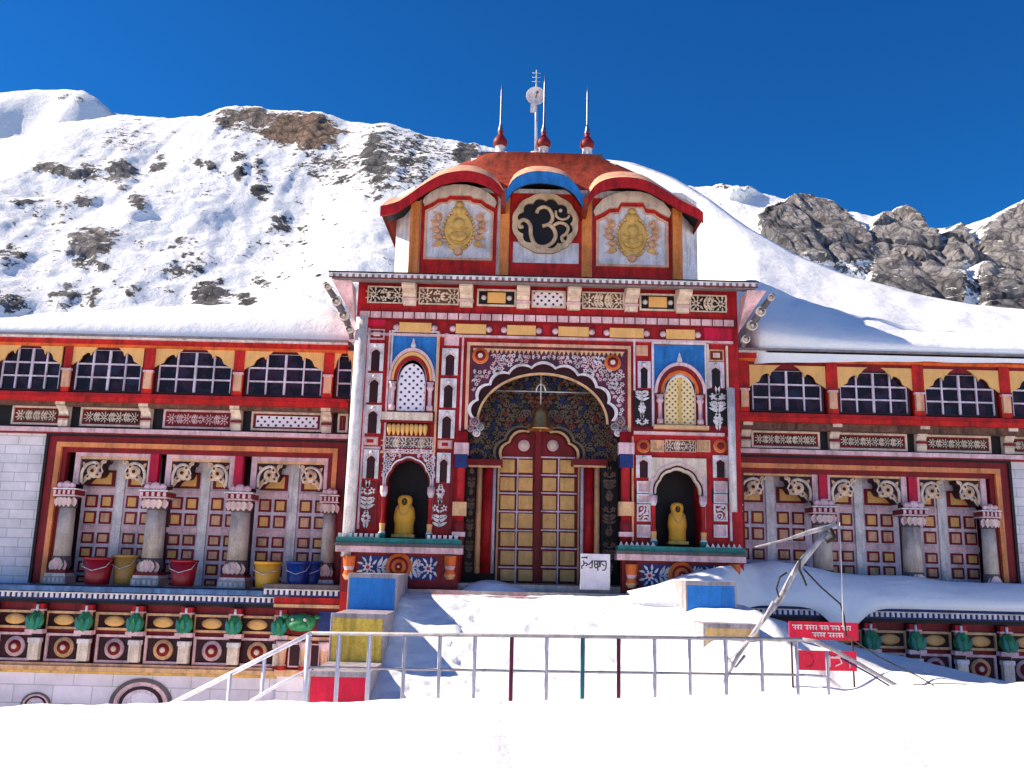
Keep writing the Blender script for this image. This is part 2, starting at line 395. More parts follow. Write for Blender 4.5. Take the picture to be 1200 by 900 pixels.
def gz(x, y):
    n = mn.fractal(Vector((x*.35, y*.35, 3)), .9, 2.0, 5)
    cz = interp(crest, x)
    cz += .045*mn.fractal(Vector((x*.9, 0, 7)), .8, 2.1, 5)+.015*mn.noise(Vector((x*4.5, y*2, 1)))
    if y <= -10.5:
        far = min(1, (-10.5-y)/30)
        return cz*(1-far) - 1.0*far + .05*n*min(1, (-10.5-y)/1.5) - .25*sstep(-12.5, -16, y)
    n2 = mn.fractal(Vector((x*1.3, y*1.3, 9)), .8, 2.0, 4)
    ramp = interp(RAMP, y) + .05*n + .04*n2 + .012*mn.noise(Vector((x*6, y*6, 2)))
    if y > -9.2:
        for fx, fy, fr in FEET:
            dx, dy = x-fx, y-fy
            if abs(dx) < .3 and abs(dy) < .3:
                q = (dx*dx*1.7+dy*dy)/(fr*fr); ramp += .055*(.2*math.exp(-(q-1.6)**2*2)-math.exp(-q*q))
    ramp += .10*math.exp(-((x-2.9)/.7)**2)*sstep(-7, -3, y)+.16*math.exp(-((x+2.2)/.35)**2)*sstep(-7, -3, y)*(1-sstep(-2.2, -1.2, y))
    t = (y+10.5)/10.8
    hp = interp(crest, x)*(1-t) + interp(heap, x)*t - (.42+.35*sstep(6, 9, x))*math.sin(math.pi*min(1, max(0, t)))**.8 + .06*n
    if 3.0 < x < 6.2:
        q = sstep(3.0, 3.9, x)*(1-sstep(5.0, 6.2, x)); ramp = ramp*(1-q)+max(ramp, interp(RHEAP, y)+.04*n2)*q
    z = ramp
    if x < -2.9:
        z = ramp*(1-sstep(-2.9, -3.4, x)) + (-3.2+.05*n)*sstep(-2.9, -3.4, x)
    if x > 3.8:
        s_ = sstep(4.9, 6.2, x); z = ramp*(1-s_) + hp*s_
    k = sstep(-10.5, -9.6, y)
    return cz*(1-k) + z*k
xs = [-1500, -900, -500, -250, -120, -60, -35, -24, -18] + list(np.arange(-15, 15.01, .075)) + [18, 24, 35, 60, 120, 250, 500, 900, 1500]
ys = [-1500, -800, -300, -120, -60, -40, -30, -25] + list(np.arange(-22, -11, .3)) + list(np.arange(-11, 1.4, .075)) + [3, 8, 20, 60, 120, 300, 900, 2500]
m = MB()
def gfar(x, y):
    if y > 1.4: return -3.3
    return gz(max(-15, min(15, x)), max(-60, y)) if abs(x) < 200 and y > -200 else -1.6
m.grid([[(x, y, gfar(x, y)) for x in xs] for y in ys], SNOW)
o = m.build('snow_ground'); o['kind'] = 'structure'; o['label'] = 'bright trampled snow covering the ground and the stairs'

MOUNT = mountain_mat()
def cliffq(p):
    """blocky jointed rock: upright blocks of different depth, cracked along their joints"""
    a = Vector((p.x*.060, p.y*.03, p.z*.022)); a += Vector((mn.noise(p*.07), 0, mn.noise(p*.06+Vector((9, 9, 9)))))*.45
    d, pts = mn.voronoi(a); e_ = min(1, (d[1]-d[0])*5)
    c = mn.cell(pts[0]*7.3) if False else mn.noise(pts[0]*3.1)
    b2 = a*2.7; d2, _ = mn.voronoi(b2); e2 = min(1, (d2[1]-d2[0])*4)
    return .35+.6*c+.45*e_+.14*e2+.12*mn.ridged_multi_fractal(Vector((p.x*.12, p.y*.08, p.z*.05)), .9, 2.2, 5, 1.0, 2.0)-.1
def massif(name, ridge, Yr, Yb, zb, px0, px1, nu, nt, blobs, spur, power=1.12, amp=5.0, cliff=None, label=''):
    vs, cols = [], []
    ts = [-.5, -.3, -.18, -.1, -.05, -.02] + list(np.linspace(0, 1, nt))
    for i in range(nu+1):
        px = px0+(px1-px0)*i/nu; x, H = P(px, interp(ridge, px), Yr)
        H += 1.2*mn.fractal(Vector((x*.05, 0, 1)), .7, 2.1, 6)
        for t in ts:
            y = Yr-t*(Yr-Yb)
            if t < 0: z = H + t*(H-zb)*.9
            else: z = zb+(H-zb)*(1-t)**power
            tp = math.sin(math.pi*max(0, min(1, t)))**.8 if t > 0 else 0
            f = mn.fractal(Vector((x*.018, y*.018, 5)), .9, 2.0, 6)
            z += amp*f*tp*2 + spur(px, t)*tp
            vs.append((x, y, z))
    V = np.array(vs); C_ = np.zeros((len(vs), 4)); C_[:, 3] = 1
    d = V-np.array((0, CAM_Y, CAM_Z)); w = d@np.array(fw)
    qx = 600+FPX*(d@np.array(rt))/w; qy = 450-FPX*(d@np.array(up))/w
    wx = np.array([mn.fractal(Vector((v[0]*.045, v[1]*.045, 2)), .8, 2.2, 4) for v in vs]); wy = np.array([mn.fractal(Vector((v[0]*.06, v[1]*.06, 8)), .8, 2.2, 4) for v in vs])
    qx_, qy_ = qx, qy; qx = qx+11*wx; qy = qy+9*wy       # ragged outcrop outlines
    for bx_, by_, rx, ry, st, gr, br in blobs:
        g = np.exp(-(((qx-bx_)/rx/1.3)**2+((qy-by_)/ry/1.3)**2)**1.2)*st*1.06
        sel = g > C_[:, 0]
        C_[sel, 1] = gr; C_[sel, 2] = br
        C_[:, 0] = np.maximum(C_[:, 0], g)
    qx, qy = qx_+4*wx, qy_+2.5*wy
    if cliff:
        for i, v in enumerate(vs):
            s_, gr = cliff(qx[i], qy[i])
            if s_ > C_[i, 0]: C_[i, 0] = s_; C_[i, 1] = gr
    for i, v in enumerate(vs):        # rock stands proud of the snow
        r = C_[i, 0]
        if r > .2:
            p = Vector(v)
            q = cliffq(p) if cliff else mn.ridged_multi_fractal(p*.11, .8, 2.2, 6, 1.0, 2.0)
            k = min(1, (r-.2)/.4)
            V[i, 1] -= k*((2.0+5.0*q) if cliff else .35*(.6+1.7*q)); V[i, 2] += k*((q-.6)*2.0 if cliff else (q-1.0)*.35)
    nt_ = len(ts)
    fs = [(i*nt_+j, i*nt_+j+1, (i+1)*nt_+j+1, (i+1)*nt_+j) for i in range(nu) for j in range(nt_-1)]
    me = bpy.data.meshes.new(name); me.from_pydata([tuple(v) for v in V], [], fs)
    ca = me.color_attributes.new('rock', 'FLOAT_COLOR', 'POINT'); ca.data.foreach_set('color', C_.ravel())
    me.polygons.foreach_set('use_smooth', [not (cliff and C_[f[0], 0] > .4) for f in fs]); me.materials.append(MOUNT); me.update()
    o = bpy.data.objects.new(name, me); COL.objects.link(o); o['kind'] = 'structure'; o['label'] = label
    return o
# blobs: px, py, rx, ry, strength, grey, brown  (where bare rock breaks through the snow)
B = [(62, 197, 24, 9, .8, .3, 0), (104, 204, 24, 13, .75, .4, 0), (147, 203, 17, 14, .85, .6, 0), (165, 236, 14, 13, .7, .1, 0),
     (28, 236, 22, 6, .6, .2, 0), (100, 238, 15, 18, .55, .2, 0), (188, 193, 11, 10, .7, .2, 0), (233, 194, 6, 6, .7, .1, 0), (246, 196, 6, 6, .7, .1, 0),
     (276, 193, 11, 20, .6, .1, 0), (303, 192, 10, 18, .55, .1, 0), (304, 225, 15, 14, .65, .1, 0), (328, 262, 16, 20, .55, .1, 0), (352, 275, 10, 14, .5, .1, 0),
     (112, 282, 30, 18, .85, .8, .1), (95, 312, 11, 10, .75, .1, 0), (115, 312, 14, 14, .6, .2, 0), (14, 302, 26, 16, .58, .2, 0), (10, 350, 30, 28, .55, .3, 0),
     (78, 350, 22, 18, .55, .3, 0), (107, 345, 10, 10, .6, .2, 0), (157, 342, 11, 9, .7, .1, 0), (246, 350, 20, 24, .8, .1, 0), (284, 352, 12, 14, .7, .1, 0),
     (308, 327, 11, 10, .7, .3, 0), (222, 312, 40, 28, .48, .2, 0), (150, 160, 50, 24, .42, .4, 0), (265, 140, 18, 14, .7, .2, .3), (300, 142, 34, 15, .82, .6, .5), (352, 153, 36, 18, 1.1, .7, 1),
     (388, 190, 56, 30, .50, .25, 0), (475, 185, 70, 42, .56, .1, 0), (444, 190, 16, 40, .75, .05, 0), (545, 178, 16, 24, .8, .1, 0), (120, 330, 160, 80, .27, .2, 0), (330, 300, 120, 90, .28, .1, 0), (180, 215, 160, 60, .27, .2, 0), (60, 260, 60, 40, .36, .2, 0), (400, 230, 60, 60, .3, .1, 0)]
massif('mountain', [(-400, 205), (-200, 182), (0, 163), (41, 157), (75, 143), (139, 136), (236, 137), (255, 130), (277, 124), (319, 129), (375, 131), (412, 143), (460, 146), (497, 160), (534, 167), (560, 170), (620, 186), (700, 210), (800, 250), (950, 300)],
       330, 118, 0, -420, 960, 520, 210, B,
       lambda px, t: 11*math.exp(-((px-110)/120)**2) - 9*math.exp(-((px-380)/90)**2) + 6*math.exp(-((px-470)/50)**2), amp=3.2,
       label='broad snowy mountainside broken by dark rocks, left of the temple')
massif('far_ridge', [(-500, 140), (-150, 122), (0, 108), (30, 106), (60, 104.5), (97, 106), (115, 116), (133, 132), (160, 138), (250, 160), (400, 200)],
       800, 420, 30, -520, 420, 160, 70, [(78, 112, 14, 3, .6, .3, 0), (95, 118, 10, 4, .55, .3, 0)], lambda px, t: 24*math.exp(-((px-20)/30)**2)-20*math.exp(-((px-70)/25)**2), amp=8,
       label='smooth white summit ridge at far left')
def cliff(px, py):
    def bl(x0, x1, y0, y1, e=7):
        a = min(px-x0, x1-px, (py-y0)*1.0, (y1-py)*1.0); return max(0, min(1, .5+a/(2*e)))
    top = interp([(885, 258), (900, 247), (930, 236), (948, 240), (975, 252), (1000, 272), (1012, 285)], px)
    A = bl(884, 1014, top, 315, 5)
    top2 = interp([(1014, 272), (1028, 254), (1046, 249), (1066, 256), (1078, 272), (1092, 292), (1112, 316)], px)
    B_ = bl(1014, 1118, top2, 372, 5)
    C1 = bl(1096, 1138, interp([(1096, 282), (1112, 270), (1138, 292)], px), 312, 4)
    top3 = interp([(1140, 272), (1155, 262), (1180, 246), (1200, 238), (1300, 214), (1500, 190)], px)
    D = bl(1138, 1700, top3, 380, 6)
    dark = .35 if px < 915 or (py > 330) else .9
    return max(A, B_, C1, D)*.95, dark
massif('rocky_crag', [(480, 430), (540, 340), (600, 265), (660, 206), (760, 208), (820, 219), (880, 224), (915, 233), (940, 238), (1000, 252), (1022, 256), (1046, 249), (1068, 262), (1085, 266), (1130, 266), (1150, 260), (1180, 246), (1200, 238), (1300, 214), (1500, 190), (1800, 175)],
       250, 100, 0, 480, 1800, 460, 200, [(860, 224, 30, 4, .45, .3, 0), (1010, 318, 50, 12, .5, .3, 0), (1120, 340, 30, 20, .5, .5, 0)],
       lambda px, t: 0, power=1.0, amp=1.5, cliff=cliff, label='grey rock cliffs under a snowy crest, right of the temple')

# snow drifted against and over the roof at the right, and the thinner sheet on the left roof
def snow_sheet(name, label, top, Yback, frontf, px0, px1, n, prof, nz=.1, seed=0):
    m = MB(); rows = []
    for i in range(n+1):
        px = px0+(px1-px0)*i/n; Yb = Yback(px) if callable(Yback) else Yback; xb, zb_ = P(px, interp(top, px), Yb); yf, zf, xf = frontf(px)
        row = []
        for s_, hz in prof:
            y = yf+(Yb-yf)*s_; x = xf+(xb-xf)*s_
            q = mn.fractal(Vector((x*.5+seed, y*.5, 0)), .9, 2, 5)
            z = zf+(zb_-zf)*hz + q*nz*min(1, 4*s_*(1-s_)+.15)
            row.append((x, y, z))
        row.append((xb, Yb+2.5, zb_-1.0)); row.append((xb, Yb+2.5, zb_-3)); rows.append(row)
    m.grid(rows, SNOW); o = m.build(name)
    return tag(o, label, 'snow', kind='stuff')
drift_top = [(640, 186), (690, 184), (745, 191), (790, 208), (830, 232), (870, 262), (930, 297), (1000, 325), (1080, 345), (1140, 357), (1200, 363), (1350, 376), (1600, 392)]
def drift_front(px):
    k = sstep(812, 892, px); yf = 5.6*(1-k)+.82*k
    ex = max(px, 868)
    z = PZ(ex, 412.5+(ex-861)*.0235, .82)
    return yf, z+.04+1.0*(1-k), PX(px, 400, yf)
snow_sheet('roof_snow_drift', 'deep smooth snow drift burying the roof right of the dome', drift_top, lambda px: interp([(640, 16.5), (745, 15), (830, 12), (930, 9), (1010, 7.2), (1080, 6.6), (1300, 6.6)], px), drift_front, 660, 1600, 150,
           [(0, -.05), (0, .02), (-.012, .05), (0, .085), (.03, .13), (.1, .205), (.2, .29), (.3, .375), (.4, .46), (.5, .55), (.6, .64), (.7, .73), (.8, .82), (.9, .915), (.96, .965), (1, 1)], .22, 4)
left_top = [(-400, 384), (-100, 388), (0, 390), (24, 388), (40, 381), (60, 376), (95, 372), (130, 371), (165, 367), (200, 367), (240, 365), (270, 363), (320, 361), (345, 359), (372, 361), (388, 366), (402, 376), (418, 388)]
snow_sheet('roof_snow_sheet', 'thin snow sheet lying on the left wing roof', left_top, 5.5,
           lambda px: (.95, PZ(px, 395+(px-200)*.0265, .95)+.02, PX(px, 395, .95)), -400, 420, 220,
           [(0, -.02), (.0, .04), (.004, .10), (.02, .19), (.05, .28), (.1, .37), (.17, .46), (.25, .55), (.35, .64), (.47, .73), (.6, .82), (.75, .9), (.88, .96), (1, 1)], .17, 9)
# ================================================================ TEMPLE
plum = paint('plum_ground_paint', rgb(84, 34, 56, 1.3)); dkcream = paint('recess_shade_cream', rgb(112, 92, 78, 1.3)); dkblue = paint('recess_shade_blue', rgb(34, 62, 112, 1.2)); dkred = paint('recess_shade_red', rgb(130, 60, 44, 1.3)); hallbrown = paint('recess_shade_brown', rgb(30, 20, 19, 1.2)); omtan = paint('om_stone', rgb(186, 154, 122, K)); gilt = paint('pale_gilt_paint', rgb(232, 182, 100, 1.7), .45, .3, 5); porange = paint('bright_orange_post', rgb(240, 140, 70, 1.8)); dsteel = metal('dark_spire', (.22, .23, .30), .45)  # dim cream, blue, red and hall brown: porch recess shade darkened into the paint
T = thing('temple', 'ornate red temple with painted gatehouse, arched dome pavilion and two long snow-topped wings', 'temple', (0, 0, 0))
def bx(name, r, y0, y1, mat, parent=T, label=None, bevel=0):
    m = MB(); m.rect(r, y0, y1, mat); o = m.build(name, parent, bevel=bevel)
    if label: o['label'] = label
    return o

def leaf(m, x, z, a, L, w, y, mat, bend=0.0):
    """teardrop leaf, 1 cm thick, growing from (x, z) in direction a"""
    pts = []; prof = ((0, .0), (.15, .55), (.4, 1), (.7, .75), (1, 0)); c, s_ = math.cos(a), math.sin(a)
    for u, v in prof: pts.append((u*L, v*w/2+bend*u*u*L))
    for u, v in reversed(prof[1:-1]): pts.append((u*L, -v*w/2+bend*u*u*L))
    m.prism([(x+p*c-q*s_, z+p*s_+q*c) for p, q in pts], y-.012, y-.0005, mat)
def flower(m, x, z, r, y, mat, core, n=6, a0=0.0):
    pts = []
    for i in range(n*3):
        a = a0+6.2832*i/(n*3); k = (1, .86, .5)[i % 3] if i % 3 != 1 else 1.0
        pts.append((x+r*k*math.cos(a), z+r*k*math.sin(a)))
    m.prism(pts, y-.014, y-.0006, mat)
    m.prism([(x+r*.36*math.cos(6.2832*i/8), z+r*.36*math.sin(6.2832*i/8)) for i in range(8)], y-.02, y-.0142, core)
def vine_panel(name, r, y, bg, fg, core, seed=0, depth=.02, frame=None, parent=None):
    """symmetrical flower-and-leaf painting filling a panel, upright or lengthwise"""
    parent = parent or T; rnd = random.Random(seed); x0, x1, z0, z1 = r; w, h = x1-x0, z1-z0
    m = MB(); m.rect(r, y, y+depth, bg); yy = y
    if frame: m.frame(r, min(w, h)*.07, y-.03, y-.0004, frame)
    up_ = h >= w; Ln, Wd = (h, w) if up_ else (w, h); n = max(1, round(Ln/(Wd*.66))); q = Ln/n; cx, cz = (x0+x1)/2, (z0+z1)/2
    def put(u, v): return (cx+v, z0+u) if up_ else (x0+u, cz+v)
    ar = math.pi/2 if up_ else 0
    for i in range(n):
        kind = (i+seed) % 3 if up_ else min(i, n-1-i) % 2+((seed % 2) and i == n//2)
        uc = q*(i+.5); x, z = put(uc, 0); b_ = Wd*.56
        if kind == 0:
            flower(m, x, z, b_*.42, yy, fg, core, 6+seed % 3)
            for s_ in (-1, 1):
                for a in (.55, 2.59, 1.2, 1.94): X, Z = put(uc+math.cos(a)*b_*.42, s_*math.sin(a)*b_*.42); leaf(m, X, Z, ar+s_*a, b_*.5, b_*.2, yy, fg, s_*.3)
        elif kind == 1:
            for s_ in (-1, 1):
                for du, L in ((-.38, .8), (-.08, .72), (.22, .55)): X, Z = put(uc+q*du, s_*b_*.05); leaf(m, X, Z, ar+s_*rnd.uniform(.75, .95), b_*L*1.1, b_*.3, yy, fg, s_*.25)
                X, Z = put(uc+q*.33, s_*b_*.52); flower(m, X, Z, b_*.2, yy, fg, core, 5)
            X, Z = put(uc-q*.4, 0); leaf(m, X, Z, ar, q*.8, b_*.14, yy, fg)
        else:
            for s_ in (-1, 1):
                X, Z = put(uc-q*.1, s_*b_*.4); flower(m, X, Z, b_*.3, yy, fg, core, 5, .3)
                X, Z = put(uc-q*.42, s_*b_*.1); leaf(m, X, Z, ar+s_*1.0, b_*.5, b_*.2, yy, fg); X, Z = put(uc+q*.1, s_*b_*.12); leaf(m, X, Z, ar+s_*.7, b_*.75, b_*.26, yy, fg, -s_*.3)
            X, Z = put(uc+q*.08, 0); leaf(m, X, Z, ar, q*.4, b_*.24, yy, fg)
    return m.build(name, parent)
def scatter_paint(m, inside, x0, x1, z0, z1, y, step, cols, core, seed=0, cx=None):
    """mirror-symmetrical flowers and leaves packed into an area"""
    rnd = random.Random(seed); cx = (x0+x1)/2 if cx is None else cx; j = 0; z = z0+step*.5
    while z < z1:
        x = cx+(0 if j % 2 else step*.5)
        while x < max(x1, 2*cx-x0):
            k = rnd.random(); a = rnd.uniform(0, 6.28); jx, jz = rnd.uniform(-.15, .15)*step, rnd.uniform(-.15, .15)*step; mt = rnd.choice(cols); f = rnd.uniform(.8, 1.15)
            for s_ in ((1, -1) if x > cx+1e-4 else (1,)):
                X, Z = cx+s_*(x+jx-cx), z+jz
                if not (x0+step*.4 < X < x1-step*.4 and inside(X, Z, step*.45)): continue
                if k < .42: flower(m, X, Z, step*.52*f, y, mt, core, 5+int(k*10) % 3, a)
                else:
                    aa = a if s_ > 0 else math.pi-a
                    for d in (-.75, 0, .75): leaf(m, X-.3*step*math.cos(aa), Z-.3*step*math.sin(aa), aa+d, step*.85*f, step*.34, y, mt, .25*s_)
            x += step
        z += step*.87; j += 1
# ---- gatehouse body ------------------------------------------------------
GZ0 = -.9
eave_z = PZ(640, 336, 0)
xl, xr = PX(409, 520, 0), PX(868, 520, 0)
zA = PZ(640, 404, 0)                                  # top of the arch opening panel
aL, aR = PX(545, 480, 0), PX(739, 480, 0)             # arch panel sides
nL0, nL1 = PX(451, 585, 0), PX(504, 585, 0); nR0, nR1 = PX(766, 590, 0), PX(822, 590, 0)
nLz0, nLz1 = PZ(478, 633, 0), PZ(478, 533, 0); nRz0, nRz1 = PZ(794, 642, 0), PZ(794, 545, 0)
m = MB()
for (x0, x1, n0, n1, z0, z1) in ((xl, aL, nL0, nL1, nLz0, nLz1), (aR, xr, nR0, nR1, nRz0, nRz1)):
    m.box(x0, n0, 0, 3.2, GZ0, eave_z, red); m.box(n1, x1, 0, 3.2, GZ0, eave_z, red)
    m.box(n0, n1, 0, 3.2, z1, eave_z, red); m.box(n0, n1, 0, 3.2, GZ0, z0, red); m.box(n0, n1, .8, 3.2, z0, z1, black)
m.box(aL, aR, 0, 3.2, zA, eave_z, red)
m.build('gate_wall', T)

# arch panel with lobed opening
az = PZ(640, 492, 0); acx = PX(636, 480, 0); ahw = PX(722, 480, 0)-acx; ah = PZ(636, 428, 0)-az
outer = cusped(acx, az, ahw*.93, ah*.93, 9, .13, 8)
m = MB(); ngon_panel(m, aL, aR, PZ(640, 506, 0), zA, outer, -.05, .22, plum)
_o = scaled(outer, acx, az, 1.06)
def _in(x, z, c):
    if z > zA-.28: return False
    for k_ in (-1, 1):
        if math.hypot(x-(aL+.36 if k_ < 0 else aR-.36), z-(zA-.36)) < .26+c*.5: return False
    c *= .5; dx, dz = (x-acx)/(ahw*1.03+c), (z-az)/(ah*1.02+.06+c); return (z < az and abs(x-acx) > ahw*1.03+c) or (z >= az and dx*dx+dz*dz > 1)
scatter_paint(m, _in, aL+.14, aR-.14, PZ(640, 506, 0), zA-.2, -.05, .118, [pink, pink, white, white], dred, 3, acx)
m.build('arch_panel', T)
m = MB()
r = (aL, aR, PZ(640, 506, 0), zA)
m.frame((r[0]+.002, r[1]-.002, r[2], r[3]), .075, -.085, -.052, peach, 0)
m.frame((r[0]+.10, r[1]-.10, r[2], r[3]-.10), .035, -.07, -.051, dred, 0)
m.build('arch_border', T)
m = MB(); m.prism(comb(aL+.15, aR-.15, zA-.27, zA-.14, 34, .7, .25, True), -.062, -.051, sandm); m.build('arch_fringe', T)
m = MB()
m.band(scaled(outer, acx, az, 1.045), scaled(outer, acx, az, .998), -.09, -.052, white)
m.build('arch_moulding', T)
inn = cusped(acx, az-.05, ahw*.9, ah*.93, 9, .07, 8)
m = MB(); m.band(scaled(outer, acx, az, .996), arc(acx, az-.06, ahw*.885, ah*.9, len(outer)-1), .10, .16, maroon)
m.build('arch_soffit', T)
m = MB(); m.band(arc(acx, az-.06, ahw*.90, ah*.915, 40), arc(acx, az-.06, ahw*.87, ah*.875, 40), .04, .098, sandm); m.build('arch_rib', T)
for px, py in ((563, 417), (718, 425)):
    x, z = P(px, py, -.06); m = MB()
    m.lathe([(.2, 0), (.19, .03), (.13, .035), (.12, .06), (.06, .06), (.05, .08)], (x, -.052, z), peach, 20, 'y', ms=[sandm, orange, dred, dred, cream])
    m.build('rosette', T)
for s_, px in ((1, 556), (-1, 727)):      # curled corbels at the arch springing
    x, z = P(px, 500, -.1); m = MB()
    for dx, dz, rr, mt in ((0, .12, .13, pink), (.13, .0, .1, white), (-.1, -.04, .09, pink), (.05, -.14, .1, skyb)):
        m.lathe([(rr, 0), (rr*.95, .03), (rr*.6, .05), (rr*.45, .05), (rr*.2, .075)], (x+s_*dx, -.052, z+dz), mt, 12, 'y', ms=[mt, mt, dred, mt]); m.build('corbel', T)
# jamb columns of the arch
for px0, px1, n in ((533, 546, 0), (726, 740, 1)):
    r = R(px0, 507, px1, 640, -.05); xm = (r[0]+r[1])/2; w = (r[1]-r[0])/2; h = r[3]-r[2]
    m = MB(); m.lathe([(w, 0), (w, h*.2), (w*.8, h*.22), (w*.8, h*.74), (w, h*.76), (w*1.1, h)], (xm, -.06, r[2]), red, 8, ms=[dred, dred, red, red, red]); c = m.build('column', T)
    m = MB(); m.box(xm-w*1.3, xm+w*1.3, -.26, -.005, r[2]+h*.80, r[2]+h*.90, pink); m.box(xm-w*1.1, xm+w*1.1, -.24, -.005, r[2]+h*.68, r[2]+h*.798, navy); m.build('capital', c)
    m = MB(); m.box(xm-w*1.25, xm+w*1.25, -.25, -.005, r[2]+h*.26, r[2]+h*.38, sandm); m.build('shaft_band', c); m = MB(); m.box(xm-w*1.15, xm+w*1.15, -.24, -.005, r[2]+h*.08, r[2]+h*.12, pink); m.build('base', c)

# ---- porch inside the arch ------------------------------------------------
PY_ = 1.35
floorz = PZ(630, 684, PY_)
dl, dr = PX(582, 600, PY_), PX(679, 600, PY_); dzt = PZ(631, 508, PY_)
m = MB(); dcx = (dl+dr)/2
dz0 = PZ(631, 540, PY_)
darch = cusped(dcx, dz0, (dr-dl)/2*.86, (PZ(631, 503, PY_)-dz0)*.9, 5, .12, 8)
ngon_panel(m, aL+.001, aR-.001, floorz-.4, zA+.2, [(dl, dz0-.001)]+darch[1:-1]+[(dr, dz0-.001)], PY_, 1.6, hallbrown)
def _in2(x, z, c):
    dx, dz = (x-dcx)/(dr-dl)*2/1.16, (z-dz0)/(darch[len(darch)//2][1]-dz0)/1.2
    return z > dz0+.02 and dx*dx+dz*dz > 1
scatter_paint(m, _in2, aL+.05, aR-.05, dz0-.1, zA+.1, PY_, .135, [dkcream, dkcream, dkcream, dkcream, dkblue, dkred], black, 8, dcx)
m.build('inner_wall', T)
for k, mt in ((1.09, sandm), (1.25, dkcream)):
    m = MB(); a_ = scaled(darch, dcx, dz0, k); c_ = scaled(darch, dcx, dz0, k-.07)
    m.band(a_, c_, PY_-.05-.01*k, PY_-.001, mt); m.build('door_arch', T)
bx('porch_ceiling', (aL+.001, aR-.001, zA-.06, zA-.01), .25, 1.34, maroon)
bx('porch_floor', (aL-.1, aR+.1, floorz-.5, floorz), -.05, 1.62, grey)
for px0, px1, pd in ((545, 557, 0), (704, 724, 0)):
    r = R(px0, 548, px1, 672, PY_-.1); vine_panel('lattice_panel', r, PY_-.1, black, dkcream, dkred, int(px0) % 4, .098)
for px0, mts in ((557, (sandm, red, lilac)), (680, (lilac, red, sandm))):
    x0 = px0
    for w, mt in zip((7, 12, 4) if px0 < 600 else (4, 12, 7), mts):
        r = R(x0, 546, x0+w, 672, PY_-.2); m = MB()
        m.lathe([((r[1]-r[0])/2, 0), ((r[1]-r[0])/2, r[3]-r[2])], ((r[0]+r[1])/2, PY_-.16, r[2]), mt, 12); m.build('jamb_column', T); x0 += w
    r = R(px0-10, 538, px0+32, 546, PY_-.3); bx('jamb_beam', r, PY_-.32, PY_-.002, dred)
    r2 = R(px0-8, 545.5, px0+30, 548, PY_-.3); bx('jamb_moulding', r2, PY_-.345, PY_-.322, sandm)
# the golden double door
D_ = MB(); D_.box(dl-.02, dr+.02, 1.5, 1.58, floorz, PZ(631, 490, PY_), dred); door = D_.build('door', T, label if False else None)
door['label'] = 'tall double door of golden square panels in dark red frames'
rows = [(539, 554), (560, 575), (581, 597), (602, 619), (624, 640), (646, 662), (668, 681)]
for c0, c1 in ((586.5, 603), (607.5, 624), (636, 651.5), (656.5, 673)):
    for q, (y0, y1) in enumerate(rows):
        off = 0.02*(c0-630)*.5
        r = R(c0, y0+off, c1, y1+off, 1.44)
        m = MB(); m.rect(r, 1.455, 1.5, gold); rr = (r[0]+.05, r[1]-.05, r[2]+.05, r[3]-.05); m.rect(rr, 1.435, 1.4548, gold); m.build('door_panel', door)
m = MB()
for px in (605.3, 654): r = R(px-.8, 537, px+.8, 684, 1.44); m.rect(r, 1.462, 1.4998, lilac)
for px in (582.5, 679): r = R(px-2, 508, px+2, 684, 1.44); m.rect(r, 1.40, 1.4992, sandm)
m.build('door_strip', door)
r = R(626, 500, 633, 684, 1.44); bx('door_post', r, 1.415, 1.499, dred, door)
m = MB()
for a0, a1 in ((584, 624), (634, 676)):
    for py in (536, 557, 578, 599.5, 621.5, 643, 665): m.rect(R(a0, py-.8, a1, py+.8, 1.44), 1.464, 1.4997, lilac)
m.build('door_strip', door)
for px in (614, 648):
    x, z = P(px, 522, 1.44); m = MB()
    m.lathe([(.17, 0), (.15, .03), (.08, .05), (.03, .07)], (x, 1.497, z), pink, 14, 'y', ms=[dred, pink, cream]); m.build('medallion', door)
# steps in front of the door
r = R(462, 684, 812, 691, -1.0)
for i, (y0, dz, mt) in enumerate(((-.75, 0, grey), (-1.1, -.09, pink), (-1.5, -.2, sandm))):
    bx('entrance_step', (PX(455, 690, -.5), PX(830, 690, -.5), -1.2, -.02+dz), y0, y0+.36 if i else -.052, mt)

# ---- gatehouse facade ornament -------------------------------------------
def blind_niche(px0, py0, px1, py1, fr=white, bkm=maroon):
    r = R(px0, py0, px1, py1, 0); cx = (r[0]+r[1])/2; w = r[1]-r[0]; h = r[3]-r[2]
    m = MB(); m.box(r[0]+.02, r[1]-.02, -.012, -.001, r[2]+.01, r[3]-.02, bkm)
    zs = r[2]+h*.58; pts = [(cx-w*.27, r[2])]+cusped(cx, zs, w*.27, h*.2, 3, .025, 5)+[(cx+w*.27, r[2])]
    poly = [(r[0], r[2]), (r[0], r[3]), (r[1], r[3]), (r[1], r[2])]+list(reversed(pts))
    m.prism(poly, -.07, -.013, fr)
    b = pts[1:-1]; m.band(scaled(b, cx, zs, 1.28), scaled(b, cx, zs, 1.04), -.085, -.0705, pink)
    m.lathe([(.035, 0), (.05, .03), (.02, .06)], (cx, -.07, r[3]-h*.12), skyb, 8, 'y')
    return m.build('blind_niche', T)
for a in ((431, 403, 450, 435), (429, 438, 448, 472), (427, 475, 447, 508), (426, 527, 444, 561), (518, 409, 537, 440), (516, 444, 535, 478), (514, 481, 533, 514), (512, 531, 528, 566)): blind_niche(*a)
